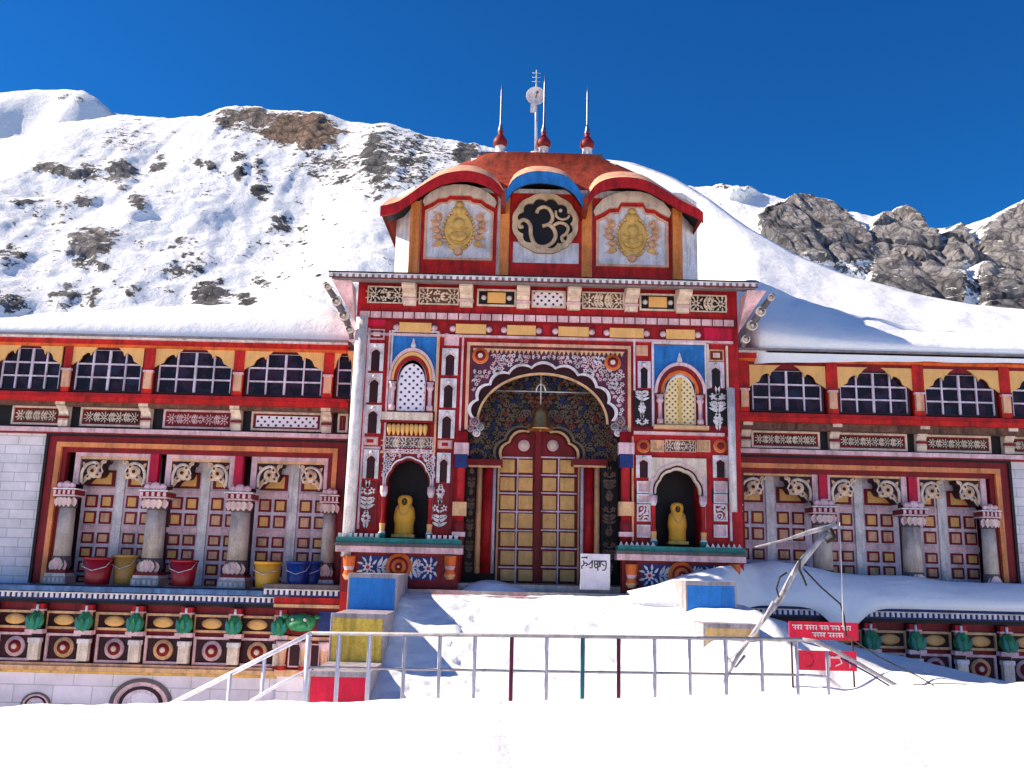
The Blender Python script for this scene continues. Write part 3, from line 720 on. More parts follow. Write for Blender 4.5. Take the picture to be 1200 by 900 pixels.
def tablet(px0, py0, px1, py1, mo, mi, mc, y=0, name='tablet'):
    r = R(px0, py0, px1, py1, y); m = MB(); w, h = r[1]-r[0], r[3]-r[2]
    m.rect(r, y-.03, y-.001, mo); m.rect((r[0]+h*.14, r[1]-h*.14, r[2]+h*.14, r[3]-h*.14), y-.045, y-.0305, mi)
    if mc: m.rect((r[0]+w*.28, r[1]-w*.28, r[2]+h*.3, r[3]-h*.3), y-.06, y-.0455, mc)
    return m.build(name, T)
tablet(433, 386, 451, 398, pink, dred, white); tablet(521, 391, 538, 405, pink, pink, None)
tablet(425, 512, 443, 522, peach, pink, red); tablet(513, 516, 530, 526, peach, pink, red)
tablet(745, 405, 759, 417, peach, peach, None); tablet(830, 410, 848, 424, sandm, dred, cream)
for a in ((747, 424, 762, 455), (829, 425, 848, 455)): blind_niche(*a, fr=lilac, bkm=black)
for a in ((742, 458, 762, 500), (828, 457, 853, 500)): vine_panel('painted_panel', R(*a, 0), -.06, black, white, skyb, int(a[0]) % 5, .055)
for a in ((418, 565, 442, 616), (504, 568, 527, 620)): vine_panel('painted_panel', R(*a, 0), -.04, dred, white, dred, int(a[0]) % 5, .035)
def framed(px0, py0, px1, py1, fr, bk, y=0, w=.05, name='framed_panel'):
    r = R(px0, py0, px1, py1, y); m = MB(); m.rect((r[0]+.01, r[1]-.01, r[2]+.01, r[3]-.01), y-.02, y-.001, bk); m.frame(r, w, y-.05, y-.0205, fr); return m.build(name, T)
# right lower pilasters: narrow framed tablets
for x0 in (746, 836):
    dx = 16
    for y0, y1, kk in ((536, 560, 1), (564, 578, 0), (579, 590, 0), (591, 611, 1), (615, 630, 0)):
        r = R(x0, y0, x0+dx, y1, 0)
        if y0 == 536: blind_niche(x0-1, y0-2, x0+dx+1, y1, white)
        else: framed(x0, y0, x0+dx, y1, white, ara_rw if kk else pink, 0, .04)
    x, z = P(x0+8, 523, 0); m = MB(); m.lathe([(.17, 0), (.15, .04), (.09, .05), (.04, .07)], (x, -.001, z), orange, 16, 'y', ms=[sandm, orange, dred]); m.build('rosette', T)
    bx('painted_panel', R(x0-2, 573, x0+dx+2, 589, 0), -.018, -.001, maroon)
framed(762, 516, 778, 530, peach, sandm); vine_panel('frieze_panel', R(779, 516, 815, 530, 0), -.03, buff, cream, dred, 3, .028, peach); framed(816, 516, 832, 530, peach, sandm)
bx('string_course', R(742, 507, 848, 510.5, 0), -.1, -.001, pink); bx('string_course', R(738, 503.5, 852, 507, 0), -.06, -.001, dred)
vine_panel('frieze_panel', R(449, 512, 508, 528, 0), -.03, dgrey, cream, dred, 4, .028, pink); bx('string_course', R(424, 523.5, 446, 526, 0), -.05, -.001, pink); bx('string_course', R(446, 529, 510, 532, 0), -.06, -.001, peach)
# thin vertical mouldings
for px, y0, y1, mt in ((454, 388, 528, pink), (512, 390, 530, sandm), (426.5, 385, 620, lilac), (541, 393, 505, pink), (449, 530, 628, lilac), (506.5, 532, 630, lilac), (743, 400, 458, lilac), (764.5, 402, 500, lilac), (829, 404, 456, cream), (852, 406, 500, cream), (741, 512, 634, sandm), (855, 512, 634, lilac), (764, 560, 636, lilac), (825, 560, 636, lilac), (529, 530, 626, dred), (732, 512, 636, dred)):
    bx('pilaster_moulding', R(px-1.1, y0, px+1.1, y1, 0), -.075, -.001, mt)

def tablet_w(r):
    m = MB(); m.rect(r, PYF-.215, PYF-.201, maroon); m.frame(r, .03, PYF-.24, PYF-.2155, pink); return m.build('framed_panel', T)
PYF = .62
# blue aedicules with round-headed pierced windows
def aedicule(px0, px1, pyt, cxp, spring, top, hw, wx0, wx1, wt, wb, scr, right):
    r = R(px0, pyt, px1, spring, 0); bx('blue_panel', r, -.02, -.001, blue)
    m = MB(); m.frame(R(px0-2, pyt-3, px1+2, wb, 0), .045, -.06, -.0205, skyb, 0); m.build('panel_frame', T)
    cx, zs = P(cxp, spring, 0); W_ = hw/1050*21; H_ = PZ(cxp, top, 0)-zs
    m = MB(); m.box(cx-W_*.99, cx+W_*.99, -.028, -.0205, PZ(cxp, wb, 0), zs, dred); m.build('window_recess', T)
    seq = (pink, yellow, red, white) if not right else (pink, dred, orange, white)
    for i, mt in enumerate(seq):
        k = 1.05-.13*i; m = MB(); a_ = arc(cx, zs, W_*k, H_*k, 24); c_ = arc(cx, zs, W_*(k-.11), H_*(k-.11), 24)
        m.band(a_, c_, -.16+.025*i, -.022, mt); m.build('arch_moulding', T)
    m = MB(); m.lathe([(.05, 0), (.07, .06), (.05, .12), (.025, .17), (.03, .2), (.005, .26)], (cx, -.08, zs+H_*1.05), skyb, 10); m.build('finial', T)
    x0, x1, z0, zt = R(wx0, wt, wx1, wb, 0); zz = zs-.04
    w = (x1-x0)/2; pts = [(cx-w, z0)]+arc(cx, zz, w, max(.12, zt-zz), 16)+[(cx+w, z0)]
    m = MB(); m.prism(pts, -.055, -.0285, scr); wd = m.build('window', T)
    m = MB()
    if right:
        m.box(cx-.035, cx+.035, -.075, -.0555, z0, zt, ochre)
    fr_o = scaled(pts, cx, z0, 1.07); m.band(fr_o, pts, -.085, -.03, cream if right else pink); m.build('frame', wd)
    for s_ in (-1, 1):
        xm = cx+s_*(w+.13); h = zz-z0
        m = MB(); m.lathe([(.075, 0), (.075, h*.16), (.045, h*.2), (.05, h*.7), (.085, h*.78), (.085, h*.84), (.06, h*.88), (.1, h)], (xm, -.09, z0), pink, 10); m.build('colonnette', T)
aedicule(459, 511, 391, 483, 447, 411, 26.5, 468, 499, 427, 482, jali_w, False)
aedicule(766, 826, 405, 796, 462, 428, 29, 779, 813, 440, 498, jali, True)
bx('window_ledge', R(448, 484, 507, 493, -.1), -.22, -.001, cream); bx('window_ledge', R(446, 493, 509, 495.5, -.1), -.17, -.002, dred)
m = MB()
cx, zt = P(477.5, 497, -.1)
for i in range(9):
    a = (i-4)/4; m.lathe([(.015, 0), (.05, .1), (.06, .22), (.03, .27)], (cx+a*.42, -.11, zt-.27), yellow if i % 2 else ochre, 8, sx=1, sy=1.4)
m.box(cx-.5, cx+.5, -.07, -.001, zt-.29, zt, dred); m.build('lotus_bracket', T)
bx('window_ledge', R(766, 499, 830, 503.5, -.1), -.2, -.001, sandm)

# statue niches
def statue_niche(n0, n1, z0, z1, right):
    cx = (n0+n1)/2; w = (n1-n0)/2; zs = z0+(z1-z0)*.62
    pts = [(n0, zs)]+cusped(cx, zs, w*.88, (z1-zs)*.8, 5, .05, 6)[1:-1]+[(n1, zs)]
    m = MB(); ngon_panel(m, n0-.12, n1+.12, zs, z1+.16, pts, -.055, .1, cream if right else dred)
    if not right: scatter_paint(m, lambda x, z, c: ((x-cx)/(w*1.05+c*.6))**2+((z-zs)/((z1-zs)*.95+c*.6))**2 > 1, n0-.12, n1+.12, zs, z1+.16, -.055, .11, [white, lilac], dred, 4, cx)
    m.build('niche_arch', T)
    for k, mt in (((1.16, maroon), (1.30, pink)) if right else ((1.14, white),)):
        m = MB(); a_ = cusped(cx, zs, w*.88, (z1-zs)*.8, 5, .05, 6); m.band(scaled(a_, cx, zs, k), scaled(a_, cx, zs, k-.06), -.085, -.056, mt); m.build('niche_moulding', T)
    for s_ in (-1, 1):
        xm = cx+s_*(w+.02); h = zs-z0
        m = MB(); m.lathe([(.09, 0), (.09, h*.12), (.06, h*.16), (.07, h*.3), (.045, h*.4), (.05, h*.8), (.09, h*.88), (.09, h)], (xm, -.09, z0), red, 10, ms=[teal, skyb, yellow, red, red, skyb, pink]); m.build('colonnette', T)
statue_niche(nL0, nL1, nLz0, nLz1, False); statue_niche(nR0, nR1, nRz0, nRz1, True)

# plinths under the niches
def plinth(pl, pr, yt, right):
    cxp = (pl+pr)/2
    bx('plinth', R(pl+5, yt+15, pr-5, yt+62, -.35), -.35, -.002, dred)
    bx('plinth_ledge', R(pl, yt-2, pr, yt+4, -.45), -.5, -.0025, teal); bx('plinth_ledge', R(pl-2, yt+4, pr+2, yt+8, -.5), -.56, -.003, dgrey)
    bx('plinth_ledge', R(pl-1, yt+8, pr+1, yt+15, -.5), -.53, -.0035, pink)
    m = MB(); r = R(pl+2, yt-7, pr-2, yt-2, -.4)
    for xa, xb in ((r[0], n0_), (n1_, r[1])):
        k = max(3, int((xb-xa)/.115)); out = comb(xa, xb, -r[3], -r[2], k, .6, .15, right); m = MB(); m.prism([(x, -z) for x, z in out], -.4, -.36, white); m.build('dentil_row', T)
    vine_panel('painted_panel', R(pl+28, yt+19, pr-30, yt+46, -.36), -.375, navy, skyb, crimson, int(pl), .024)
    x, z = P(cxp, yt+31, -.4); m = MB()
    m.lathe([(.3, 0), (.29, .05), (.235, .055), (.22, .085), (.165, .085), (.15, .115), (.09, .115), (.08, .14), (.03, .14), (.02, .16)], (x, -.376, z), sandm, 28, 'y', ms=[sandm, orange, orange, dred, orange, orange, dred, dred, yellow]); m.build('medallion', T)
    for q in (pl+9, pr-20):
        r = R(q, yt+18, q+13, yt+46, -.36); m = MB(); h = r[3]-r[2]; m.lathe([(.09, 0), (.14, h*.2), (.1, h*.4), (.13, h*.55), (.15, h*.95), (.15, h)], ((r[0]+r[1])/2, -.42, r[2]), orange, 8, ms=[sandm, orange, pink, orange, orange]); m.build('corbel', T)
n0_, n1_ = nL0, nL1; plinth(394, 541, 633, False)
n0_, n1_ = nR0, nR1; plinth(724, 873, 643, True)

# frieze below the eave
for i, (px0, px1) in enumerate(((460, 514), (526, 578), (586, 636), (646, 698), (706, 762), (772, 822))):
    yc = 384.5+((px0+px1)/2-487)*.0262; r = R(px0, yc-6.5, px1, yc+6.5, 0); m = MB(); h = r[3]-r[2]
    m.rect(r, -.03, -.001, dred); m.rect((r[0]+.17, r[1]-.17, r[2]+.02, r[3]-.02), -.07, -.0305, yellow)
    for x in (r[0]+.1, r[1]-.1): m.lathe([(.05, 0), (.085, .02), (.05, .05), (.02, .06)], (x, -.0305, r[2]+h/2), pink, 8, 'y')
    m.build('frieze_tablet', T)
bx('painted_panel', R(428, 368, 453, 382, 0), -.035, -.001, crimson); bx('painted_panel', R(825, 385, 857, 402, 0), -.035, -.001, crimson)
bx('cornice', R(424, 395.6, 858, 398.2, 0), -.08, -.002, pink)
m = MB(); r = R(422, 371, 860, 378, 0); n = 34
for i in range(n):
    x0 = r[0]+(r[1]-r[0])*i/n; m.box(x0, x0+(r[1]-r[0])/n-.03, -.10, -.061, r[2], r[3], pink)
m.rect((r[0]-.03, r[1]+.03, r[2]-.04, r[3]+.03), -.06, -.002, dred); m.build('cornice', T)
fr_tile = [ara_bw, ara_cr, None, jali_w, ara_cr, None, ara_bw]
for (px0, px1), mt in zip(((431, 473), (491, 538), (559, 605), (623, 663), (682, 731), (749, 792), (808, 851)), fr_tile):
    yc = 346+(px0+px1-904)/2*.0275
    if mt is ara_bw or mt is ara_cr: vine_panel('frieze_panel', R(px0, yc-10, px1, yc+10, 0), -.03, black if mt is ara_bw else buff, cream, dgrey, int(px0), .028, cream)
    elif mt: framed(px0, yc-10, px1, yc+10, cream, mt, 0, .045, 'frieze_panel')
    else:
        r = R(px0, yc-10, px1, yc+10, 0); m = MB(); m.rect((r[0]+.01, r[1]-.01, r[2]+.01, r[3]-.01), -.02, -.001, black); m.frame(r, .045, -.05, -.0205, cream)
        xm = (r[0]+r[1])/2; zc = (r[2]+r[3])/2; m.box(xm-.22, xm+.22, -.06, -.0205, zc-.13, zc+.13, yellow)
        for s_ in (-1, 1): m.lathe([(.04, 0), (.07, .02), (.03, .06)], (xm+s_*.31, -.0205, zc), white, 10, 'y')
        m.build('frieze_panel', T)
# eave
ez = PZ(640, 326.5, -1.05)-.10; tb = PZ(640, 331, .9); zso = PZ(640, 337, 0)
x0e, x1e = PX(386, 320, -1.05), PX(888, 334, -1.05)
m = MB(); m.add([(x, y, z) for x in (x0e, x1e) for y, z in ((-1.05, ez+.03), (-.03, eave_z+.005), (.88, tb-.12), (.88, tb-.02), (-1.05, ez+.10))], [(0, 1, 6, 5), (1, 2, 7, 6), (2, 3, 8, 7), (3, 4, 9, 8), (4, 0, 5, 9), (0, 4, 3, 2, 1), (5, 6, 7, 8, 9)], tin); m.build('eave', T)
m = MB(); n = 66
m.prism(comb(x0e, x1e, ez+.025, ez+.119, n, .55), -1.085, -1.0505, white)
m.box(x0e-.01, x1e+.01, -1.10, -1.0505, ez+.12, ez+.15, black); m.box(x0e, x1e, -1.07, -1.0503, ez+.0, ez+.022, dred); m.build('eave_trim', T)
m = MB(); m.add([(x, y, z) for x in (x0e+.05, x1e-.05) for y, z in ((-1.0, ez-.015), (-.06, zso), (-.06, eave_z-.004), (-1.0, ez+.026))], [(0, 1, 5, 4), (1, 2, 6, 5), (2, 3, 7, 6), (3, 0, 4, 7), (0, 3, 2, 1), (4, 5, 6, 7)], tin); m.build('soffit', T)
for px in (481, 547, 613, 672, 739, 799):
    yc = 345+(px-452)*.0275; x0_, x1_, z0_, z1_ = R(px-7.5, yc-13, px+7.5, yc+13, -.05)
    m = MB(); z1_ = zso-.012; zf = ez+(zso-ez)*.42-.02; prof = [(-.055, z0_), (-.16, z0_), (-.18, z0_+.1), (-.15, z0_+.18), (-.26, z0_+.27), (-.5, zf-.12), (-.60, zf-.06), (-.60, zf), (-.055, z1_)]
    vs = [(x0_, y, z) for y, z in prof]+[(x1_, y, z) for y, z in prof]; n = len(prof)
    m.add(vs, [tuple(range(n)), tuple(range(2*n-1, n-1, -1))]+[(i, (i+1) % n, (i+1) % n+n, i+n) for i in range(n)], cream)
    m.box(x0_-.02, x1_+.02, -.2, -.054, z0_+.12, z0_+.17, pink); m.build('eave_bracket', T)
# big curled corner struts
for s_, xw in ((-1, xl), (1, xr)):
    m = MB(); pts = []
    for i in range(13):
        t = i/12; pts.append((xw+s_*(.04+.62*t**1.5), -.25-.55*t, PZ(400 if s_ < 0 else 880, 400 if s_ < 0 else 412, 0)*(1-t)+(ez-.05)*t))
    m.tube(pts, .09, dgrey, 10, rs=[.04+.045*math.sin(math.pi*(i+1)/14) for i in range(13)])
    for i, rr in ((2, .10), (5, .13), (8, .12), (11, .08)):
        m.lathe([(rr, -.09), (rr, .09), (rr*.72, .1), (rr*.62, .06), (rr*.3, .07), (.01, .12)], pts[i], cream, 14, 'y', ms=[grey, cream, dgrey, cream, cream])
    m.build('corner_strut', T)
    m = MB(); zt = ez-.03; m.add([(xw, -.95, zt), (xw+s_*.45, -.95, zt), (xw, -.3, zt), (xw+s_*.02, -.1, zt-.75), (xw, 0, zt-.8), (xw, -.1, zt)], [(0, 1, 3), (1, 2, 4, 3), (0, 3, 4, 2)], pink); m.build('corner_panel', T)
# downpipes at both edges
for (pa, pb), nm in ((((428, 372), (403, 652)), 0), (((857, 455), (859, 600)), 1)):
    xa, za = P(*pa, -.25); xb, zb = P(*pb, -.25); m = MB(); rr = .14 if nm == 0 else .085
    m.tube([((xa+xb)/2+(xa-xb)*.08, -.25, za), ((xa+xb)/2, -.25, (za+zb)/2), ((xa+xb)/2-(xa-xb)*.08, -.25, zb)], rr, white, 12); m.build('downpipe', T)

# ---- dome pavilion ---------------------------------------------------------
TY = .9
tz_top = PZ(640, 222, TY)
cl, cr_ = PX(483, 280, TY), PX(800, 290, TY); ch = .5
plan = [(cl, TY), (cr_, TY), (cr_+ch, TY+ch*1.15), (cr_+ch, 6.6), (cl-ch, 6.6), (cl-ch, TY+ch*1.15)]
m = MB(); n = len(plan); vs = [(x, y, tb) for x, y in plan]+[(x, y, tz_top) for x, y in plan]
m.add(vs, [(i, (i+1) % n, (i+1) % n+n, i+n) for i in range(n)]+[tuple(range(n, 2*n))], white); m.build('dome_wall', T)
for px in (486, 591, 687, 793):
    bx('orange_post', R(px-5.5, 238, px+5.5, 326 if px < 600 else 332, TY), TY-.14, TY-.001, porange)
for px in (476.5, 809):
    pass
panels = ((493, 582, 228, 250, 305, 321), (694, 787, 236, 262, 313, 330))
def side_panel(p0, p1, top, shoulder, bot, base):
    r = R(p0, top, p1, base, TY); bx('dome_panel', (r[0], r[1], tb, r[3]+.05), TY-.03, TY-.001, bred)
    x0, x1, z0, zs = R(p0+5, shoulder, p1-5, bot, TY); cx = (x0+x1)/2; w = (x1-x0)/2; zt = PZ((p0+p1)/2, top+9, TY)
    def out(k, dz=0):
        return [(cx-w*k, z0-(k-1)*w), (cx-w*k, zs+dz), (cx-w*.75*k, zs+.12+dz), (cx-w*.62*k, zs+.22+dz), (cx-w*.38*k, zs+.24+dz), (cx-w*.3*k, zt+dz), (cx+w*.3*k, zt+dz), (cx+w*.38*k, zs+.24+dz), (cx+w*.62*k, zs+.22+dz), (cx+w*.75*k, zs+.12+dz), (cx+w*k, zs+dz), (cx+w*k, z0-(k-1)*w)]
    m = MB(); m.prism(out(.95), TY-.045, TY-.0305, skyb); m.build('panel_field', T)
    m = MB(); m.band(out(1.02, .03), out(.95), TY-.085, TY-.0305, peach, True); m.build('panel_frame', T)
    m = MB(); a_ = out(1.05, .16)[1:-1]; c_ = out(1.05, .26)[1:-1]; c_ = [(x, max(z, zb+.12)) for (x, z), (_, zb) in zip(arc(cx, zs+.16, w*1.1, zt-zs+.3, 9), a_)]
    m.band(c_, a_, TY-.1, TY-.0305, cream); m.build('panel_arch', T)
    # gilt oval figure with crown and side scrolls
    zc = (z0+zt)/2+.02; m = MB()
    m.lathe([(.44, 0), (.43, .05), (.38, .08), (.35, .05), (.28, .07), (.14, .12), (.02, .13)], (cx, TY-.045, zc-.02), gilt, 24, 'y', sx=.86, sy=1.12)
    for i in range(30):
        a = 6.2832*i/30; m.lathe([(.045, 0), (.035, .03), (.01, .04)], (cx+.40*math.cos(a), TY-.09, zc-.02+.52*math.sin(a)), gilt if i % 2 else sandm, 6, 'y')
    m.lathe([(.15, 0), (.14, .04), (.05, .07)], (cx, TY-.13, zc+.13), gilt, 14, 'y'); m.lathe([(.21, 0), (.19, .04), (.05, .06)], (cx, TY-.13, zc-.2), gilt, 14, 'y', sx=1.1, sy=.75)
    m.tube([(cx-.24, TY-.17, zc+.02), (cx-.1, TY-.19, zc-.07), (cx+.1, TY-.19, zc-.07), (cx+.24, TY-.17, zc+.02)], .016, gold, 6); m.tube([(cx-.17, TY-.19, zc-.2), (cx, TY-.2, zc-.27), (cx+.17, TY-.19, zc-.2)], .014, gold, 6)
    m.lathe([(.2, 0), (.19, .06), (.1, .1), (.02, .12)], (cx, TY-.045, zc+.50), gilt, 14, 'y', sx=1, sy=.7); m.lathe([(.12, 0), (.1, .06), (.02, .1)], (cx, TY-.045, zc+.66), gilt, 12, 'y')
    m.lathe([(.26, 0), (.24, .05), (.05, .08)], (cx, TY-.045, zc-.46), gilt, 14, 'y', sx=1, sy=.45); m.lathe([(.13, 0), (.11, .06), (.03, .09)], (cx, TY-.045, zc-.58), peach, 12, 'y')
    m.build('gilt_emblem', T)
    for s_ in (-1, 1):
        m = MB()
        for i in range(5):
            zz = zc+.3-.17*i; xo = cx+s_*(.53+.05*math.sin(i*1.3)); leaf(m, xo-s_*.10, zz-.02, math.pi/2-s_*(.6+.22*i), .3, .16, TY-.06, sandm if i % 2 else peach, -s_*.3)
            m.lathe([(.1, 0), (.085, .04), (.04, .06)], (xo, TY-.045, zz), peach if i < 4 else ochre, 10, 'y', sx=1, sy=.8)
            m.tube([(xo-s_*.02, TY-.1, zz+.08), (xo+s_*.09, TY-.09, zz+.03), (xo+s_*.07, TY-.08, zz-.07)], .022, sandm, 6)
        m.build('scroll_work', T)
for a in panels: side_panel(*a)
# centre panel with the om
r = R(597, 232, 681, 327, TY); bx('dome_panel', (r[0], r[1], tb, r[3]+.1), TY-.03, TY-.001, bred)
bx('panel_field', R(601, 285, 678, 309, TY), TY-.045, TY-.0305, skyb)
def omp(zx, zy): return P(590+zx/8.18, 215+zy/8.18, TY-.1)
ocx, ocz = omp(400, 385); orx = omp(725, 385)[0]-ocx; orz = omp(400, 95)[1]-ocz
loop = []
for i in range(96):
    a = 2*math.pi*i/96; k = 1+.03*abs(math.sin(a*6)); loop.append((ocx+orx*.96*k*math.cos(a), ocz+orz*.96*k*math.sin(a)))
inner_l = []
for i in range(96):
    a = 2*math.pi*i/96; k = .74+.10*abs(math.sin(a*6)); inner_l.append((ocx+orx*k*math.cos(a), ocz+orz*k*math.sin(a)))
m = MB(); m.prism(loop, TY-.06, TY-.0455, black); m.build('om_disc', T)
m = MB(); m.band(loop, inner_l, TY-.14, TY-.0605, omtan, True); m.build('om_ring', T)
def smooth(pts, k=4):
    out = []
    for i in range(len(pts)-1):
        p0, p1, p2, p3 = pts[max(0, i-1)], pts[i], pts[i+1], pts[min(len(pts)-1, i+2)]
        for j in range(k):
            t = j/k; out.append(tuple(.5*((2*b)+(-a+c)*t+(2*a-5*b+4*c-d)*t*t+(-a+3*b-3*c+d)*t**3) for a, b, c, d in zip(p0, p1, p2, p3)))
    return out+[pts[-1]]
m = MB()
for st, w in (([(318, 285), (335, 245), (390, 225), (440, 250), (470, 310), (462, 360), (430, 392), (372, 410)], .05), ([(430, 392), (478, 430), (500, 500), (470, 565), (400, 605), (330, 600), (285, 560), (262, 480), (258, 410), (228, 362), (182, 350), (150, 380), (158, 418), (188, 412)], .055),
              ([(478, 405), (530, 378), (590, 390), (620, 430), (602, 480), (560, 512), (568, 550), (612, 570)], .045), ([(503, 262), (508, 315), (558, 345), (610, 335), (632, 310)], .034)):
    pts = [(omp(*p)[0], TY-.10, omp(*p)[1]) for p in smooth(st)]; m.tube(pts, w, omtan, 8)
x, z = omp(548, 258); m.lathe([(.05, 0), (.05, .05), (.02, .07)], (x, TY-.06, z), cream, 10, 'y')
m.build('om_symbol', T)

# curved bangla eaves, three bays, each a barrel running back into the dome
def barrel(top, thick, Yf, Yb, mf, mt, name, rise=.0):
    pts = smooth(top, 3); m = MB()
    A = [P(px, py, Yf) for px, py in pts]; Bt = [(x, z-thick) for x, z in A]
    m.band(A, Bt, Yf, Yf+.07, mf)
    m.build(name+'_fascia', T)
    m = MB(); k = len(A)
    rows_ = [[(x, Yf+.001, z+.012) for x, z in A]]
    cx = sum(a[0] for a in A)/k
    for s_ in (.35, .7, 1): rows_.append([(x+(cx-x)*.16*s_, Yf+(Yb-Yf)*s_, z+rise*s_**.55+.012) for x, z in A])
    m.grid(rows_, mt); m.grid([[(x, Yf+.072, z-.05) for x, z in A], [(x, TY+.3, z-.05) for x, z in A]], black)
    return m.build(name, T)
barrel([(446, 241), (462, 238), (478, 229), (500, 214), (522, 203.5), (548, 200.5), (570, 206), (584, 216), (592, 228)], .26, .25, 2.6, red, peach, 'curved_eave', .95)
barrel([(591, 230), (600, 212), (616, 203), (634, 201), (656, 204), (672, 213), (685, 232)], .30, .2, 2.6, blue, peach, 'curved_eave', .95)
barrel([(687, 233), (697, 218), (712, 210), (735, 208), (758, 212), (780, 224), (800, 236), (816, 243), (824, 249)], .26, .25, 2.6, red, peach, 'curved_eave', .95)
for px, py in ((590, 226), (686, 232)):
    x, z = P(px, py, .2); m = MB(); m.box(x-.06, x+.06, .17, .9, z-.34, z+.0, roofred); m.build('valley_gutter', T)
# side eaves over the chamfers
for s_, pa, pb in ((-1, (447, 241), (482, 236)), (1, (823, 249), (790, 240))):
    xa, za = P(*pa, .25); xb, zb = P(*pb, .3)
    m = MB(); m.add([(xa, .25, za-.02), (xa-s_*.02, 4.6, za+.1), (xa-s_*1.1, 4.4, za+.9), (xb, .8, zb+.35), (xa, .25, za-.22), (xa-s_*.02, 4.6, za-.1)],
                    [(0, 1, 2, 3), (0, 4, 5, 1)], roofred); m.build('side_eave', T)
# dome
m = MB(); rings = []
topz = PZ(632, 184, 2.6); bz = PZ(640, 222, 1.0)
tl, tr = PX(548, 185, 2.4), PX(722, 190, 2.4)
for i in range(9):
    t = i/8; f = math.sin(t*math.pi/2)
    g = t**2.4; xa = (cl-.35)*(1-g)+tl*g; xb = (cr_+.35)*(1-g)+tr*g; ya = .95*(1-f)+2.3*f; yb = 6.8*(1-t)+5.4*t
    z = bz-.25+(topz-bz+.25)*t**.8
    ring = []
    for j in range(40):
        a = 2*math.pi*j/40; c_, s_ = math.cos(a), math.sin(a); e_ = .55
        ring.append(((xa+xb)/2+(xb-xa)/2*math.copysign(abs(c_)**e_, c_), (ya+yb)/2+(yb-ya)/2*math.copysign(abs(s_)**e_, s_), z))
    ring.append(ring[0]); rings.append(ring)
m.grid(rings, roofred); m.add(rings[-1][:-1], [tuple(range(40))], roofred); m.build('dome_roof', T)
m = MB(); r = (tl+.35, tr-.35); m.box(r[0], r[1], 2.5, 4.0, topz-.05, topz+.08, dgrey); m.build('dome_platform', T)
for px, pyb, pyt in ((586, 178, 98), (637, 176, 88), (688, 181, 100)):
    x, zb = P(px, pyb, 2.9); _, zt = P(px, pyt, 2.9); zb = min(zb, topz+.12)
    m = MB(); m.lathe([(.22, -.1), (.22, .06), (.15, .1), (.13, .26), (.15, .30), (.21, .38), (.20, .5), (.12, .62), (.06, .7), (.09, .78), (.06, .9), (.03, 1.05), (.028, zt-zb-.3), (.004, zt-zb)], (x, 2.9, zb), white, 16,
              ms=[white, white, white, cream, dred, dred, dred, dred, dred, dsteel, dsteel, dsteel, dsteel]); m.build('finial', T)

# ---- wings ------------------------------------------------------------------
UY, LY, DY = 1.0, 1.5, 2.02       # upper storey face, lower wall, doors
class Wing:
    def __init__(s, ref, slope, x0, x1, name): s.ref, s.sl, s.x0, s.x1 = ref, slope, x0, x1
    def r(s, x0, y0, x1, y1, Y):
        d = s.sl*((x0+x1)/2-s.ref); return R(x0, y0+d, x1, y1+d, Y)
    def run(s, name, y0, y1, Y, Yb, mat, a=None, b_=None):
        return bx(name, s.r(s.x0 if a is None else a, y0, s.x1 if b_ is None else b_, y1, Y), Y, Yb, mat)
LW = Wing(200, .0255, -330, 408, 'l'); RW = Wing(1020, .0245, 866, 1560, 'r')
def window(Wg, x0, x1, yt, yb, kmax=99):
    r = Wg.r(x0, yt, x1, yb, UY); w, h = r[1]-r[0], r[3]-r[2]
    m = MB(); rows_ = (0, .33, .65, 1); t = .019; nc = 4 if x1-x0 > 50 else 1
    # dark timber surround, then the pale grid
    m.frame((r[0]-.05, r[1]+.05, r[2]-.03, r[3]+.03), .045, UY+.02, UY+.12, maroon)
    for i in range(nc+1): x = r[0]+w*i/nc; tt = t*(1.5 if i in (0, 2, 4) else 1); m.box(max(r[0], x-tt), min(r[1], x+tt), UY+.05, UY+.10, r[2], r[3], lilac)
    for q in rows_: z = r[2]+h*q; m.box(r[0], r[1], UY+.054, UY+.096, max(r[2], z-t), min(r[3], z+t), lilac)
    o = m.build('window', T)
    m = MB(); m.rect(r, UY+.11, UY+.125, glass); m.build('pane', o)
    # lobed yellow spandrels
    sx0, sx1, sz0, sz1 = Wg.r(x0-4, yt-5, x1+4, yt+21, UY); sw, sh = sx1-sx0, sz1-sz0
    shp = [(0, 0), (.41, 0), (.36, .10), (.32, .25), (.285, .34), (.27, .50), (.245, .36), (.20, .40), (.155, .52), (.125, .74), (.06, .84), (0, 1)]
    for s_ in (0, 1):
        m = MB(); m.prism([(sx0+sw*(1-u if s_ else u), sz1-sh*v) for u, v in shp], UY-.03, UY+.018, yellow); m.build('spandrel', T)
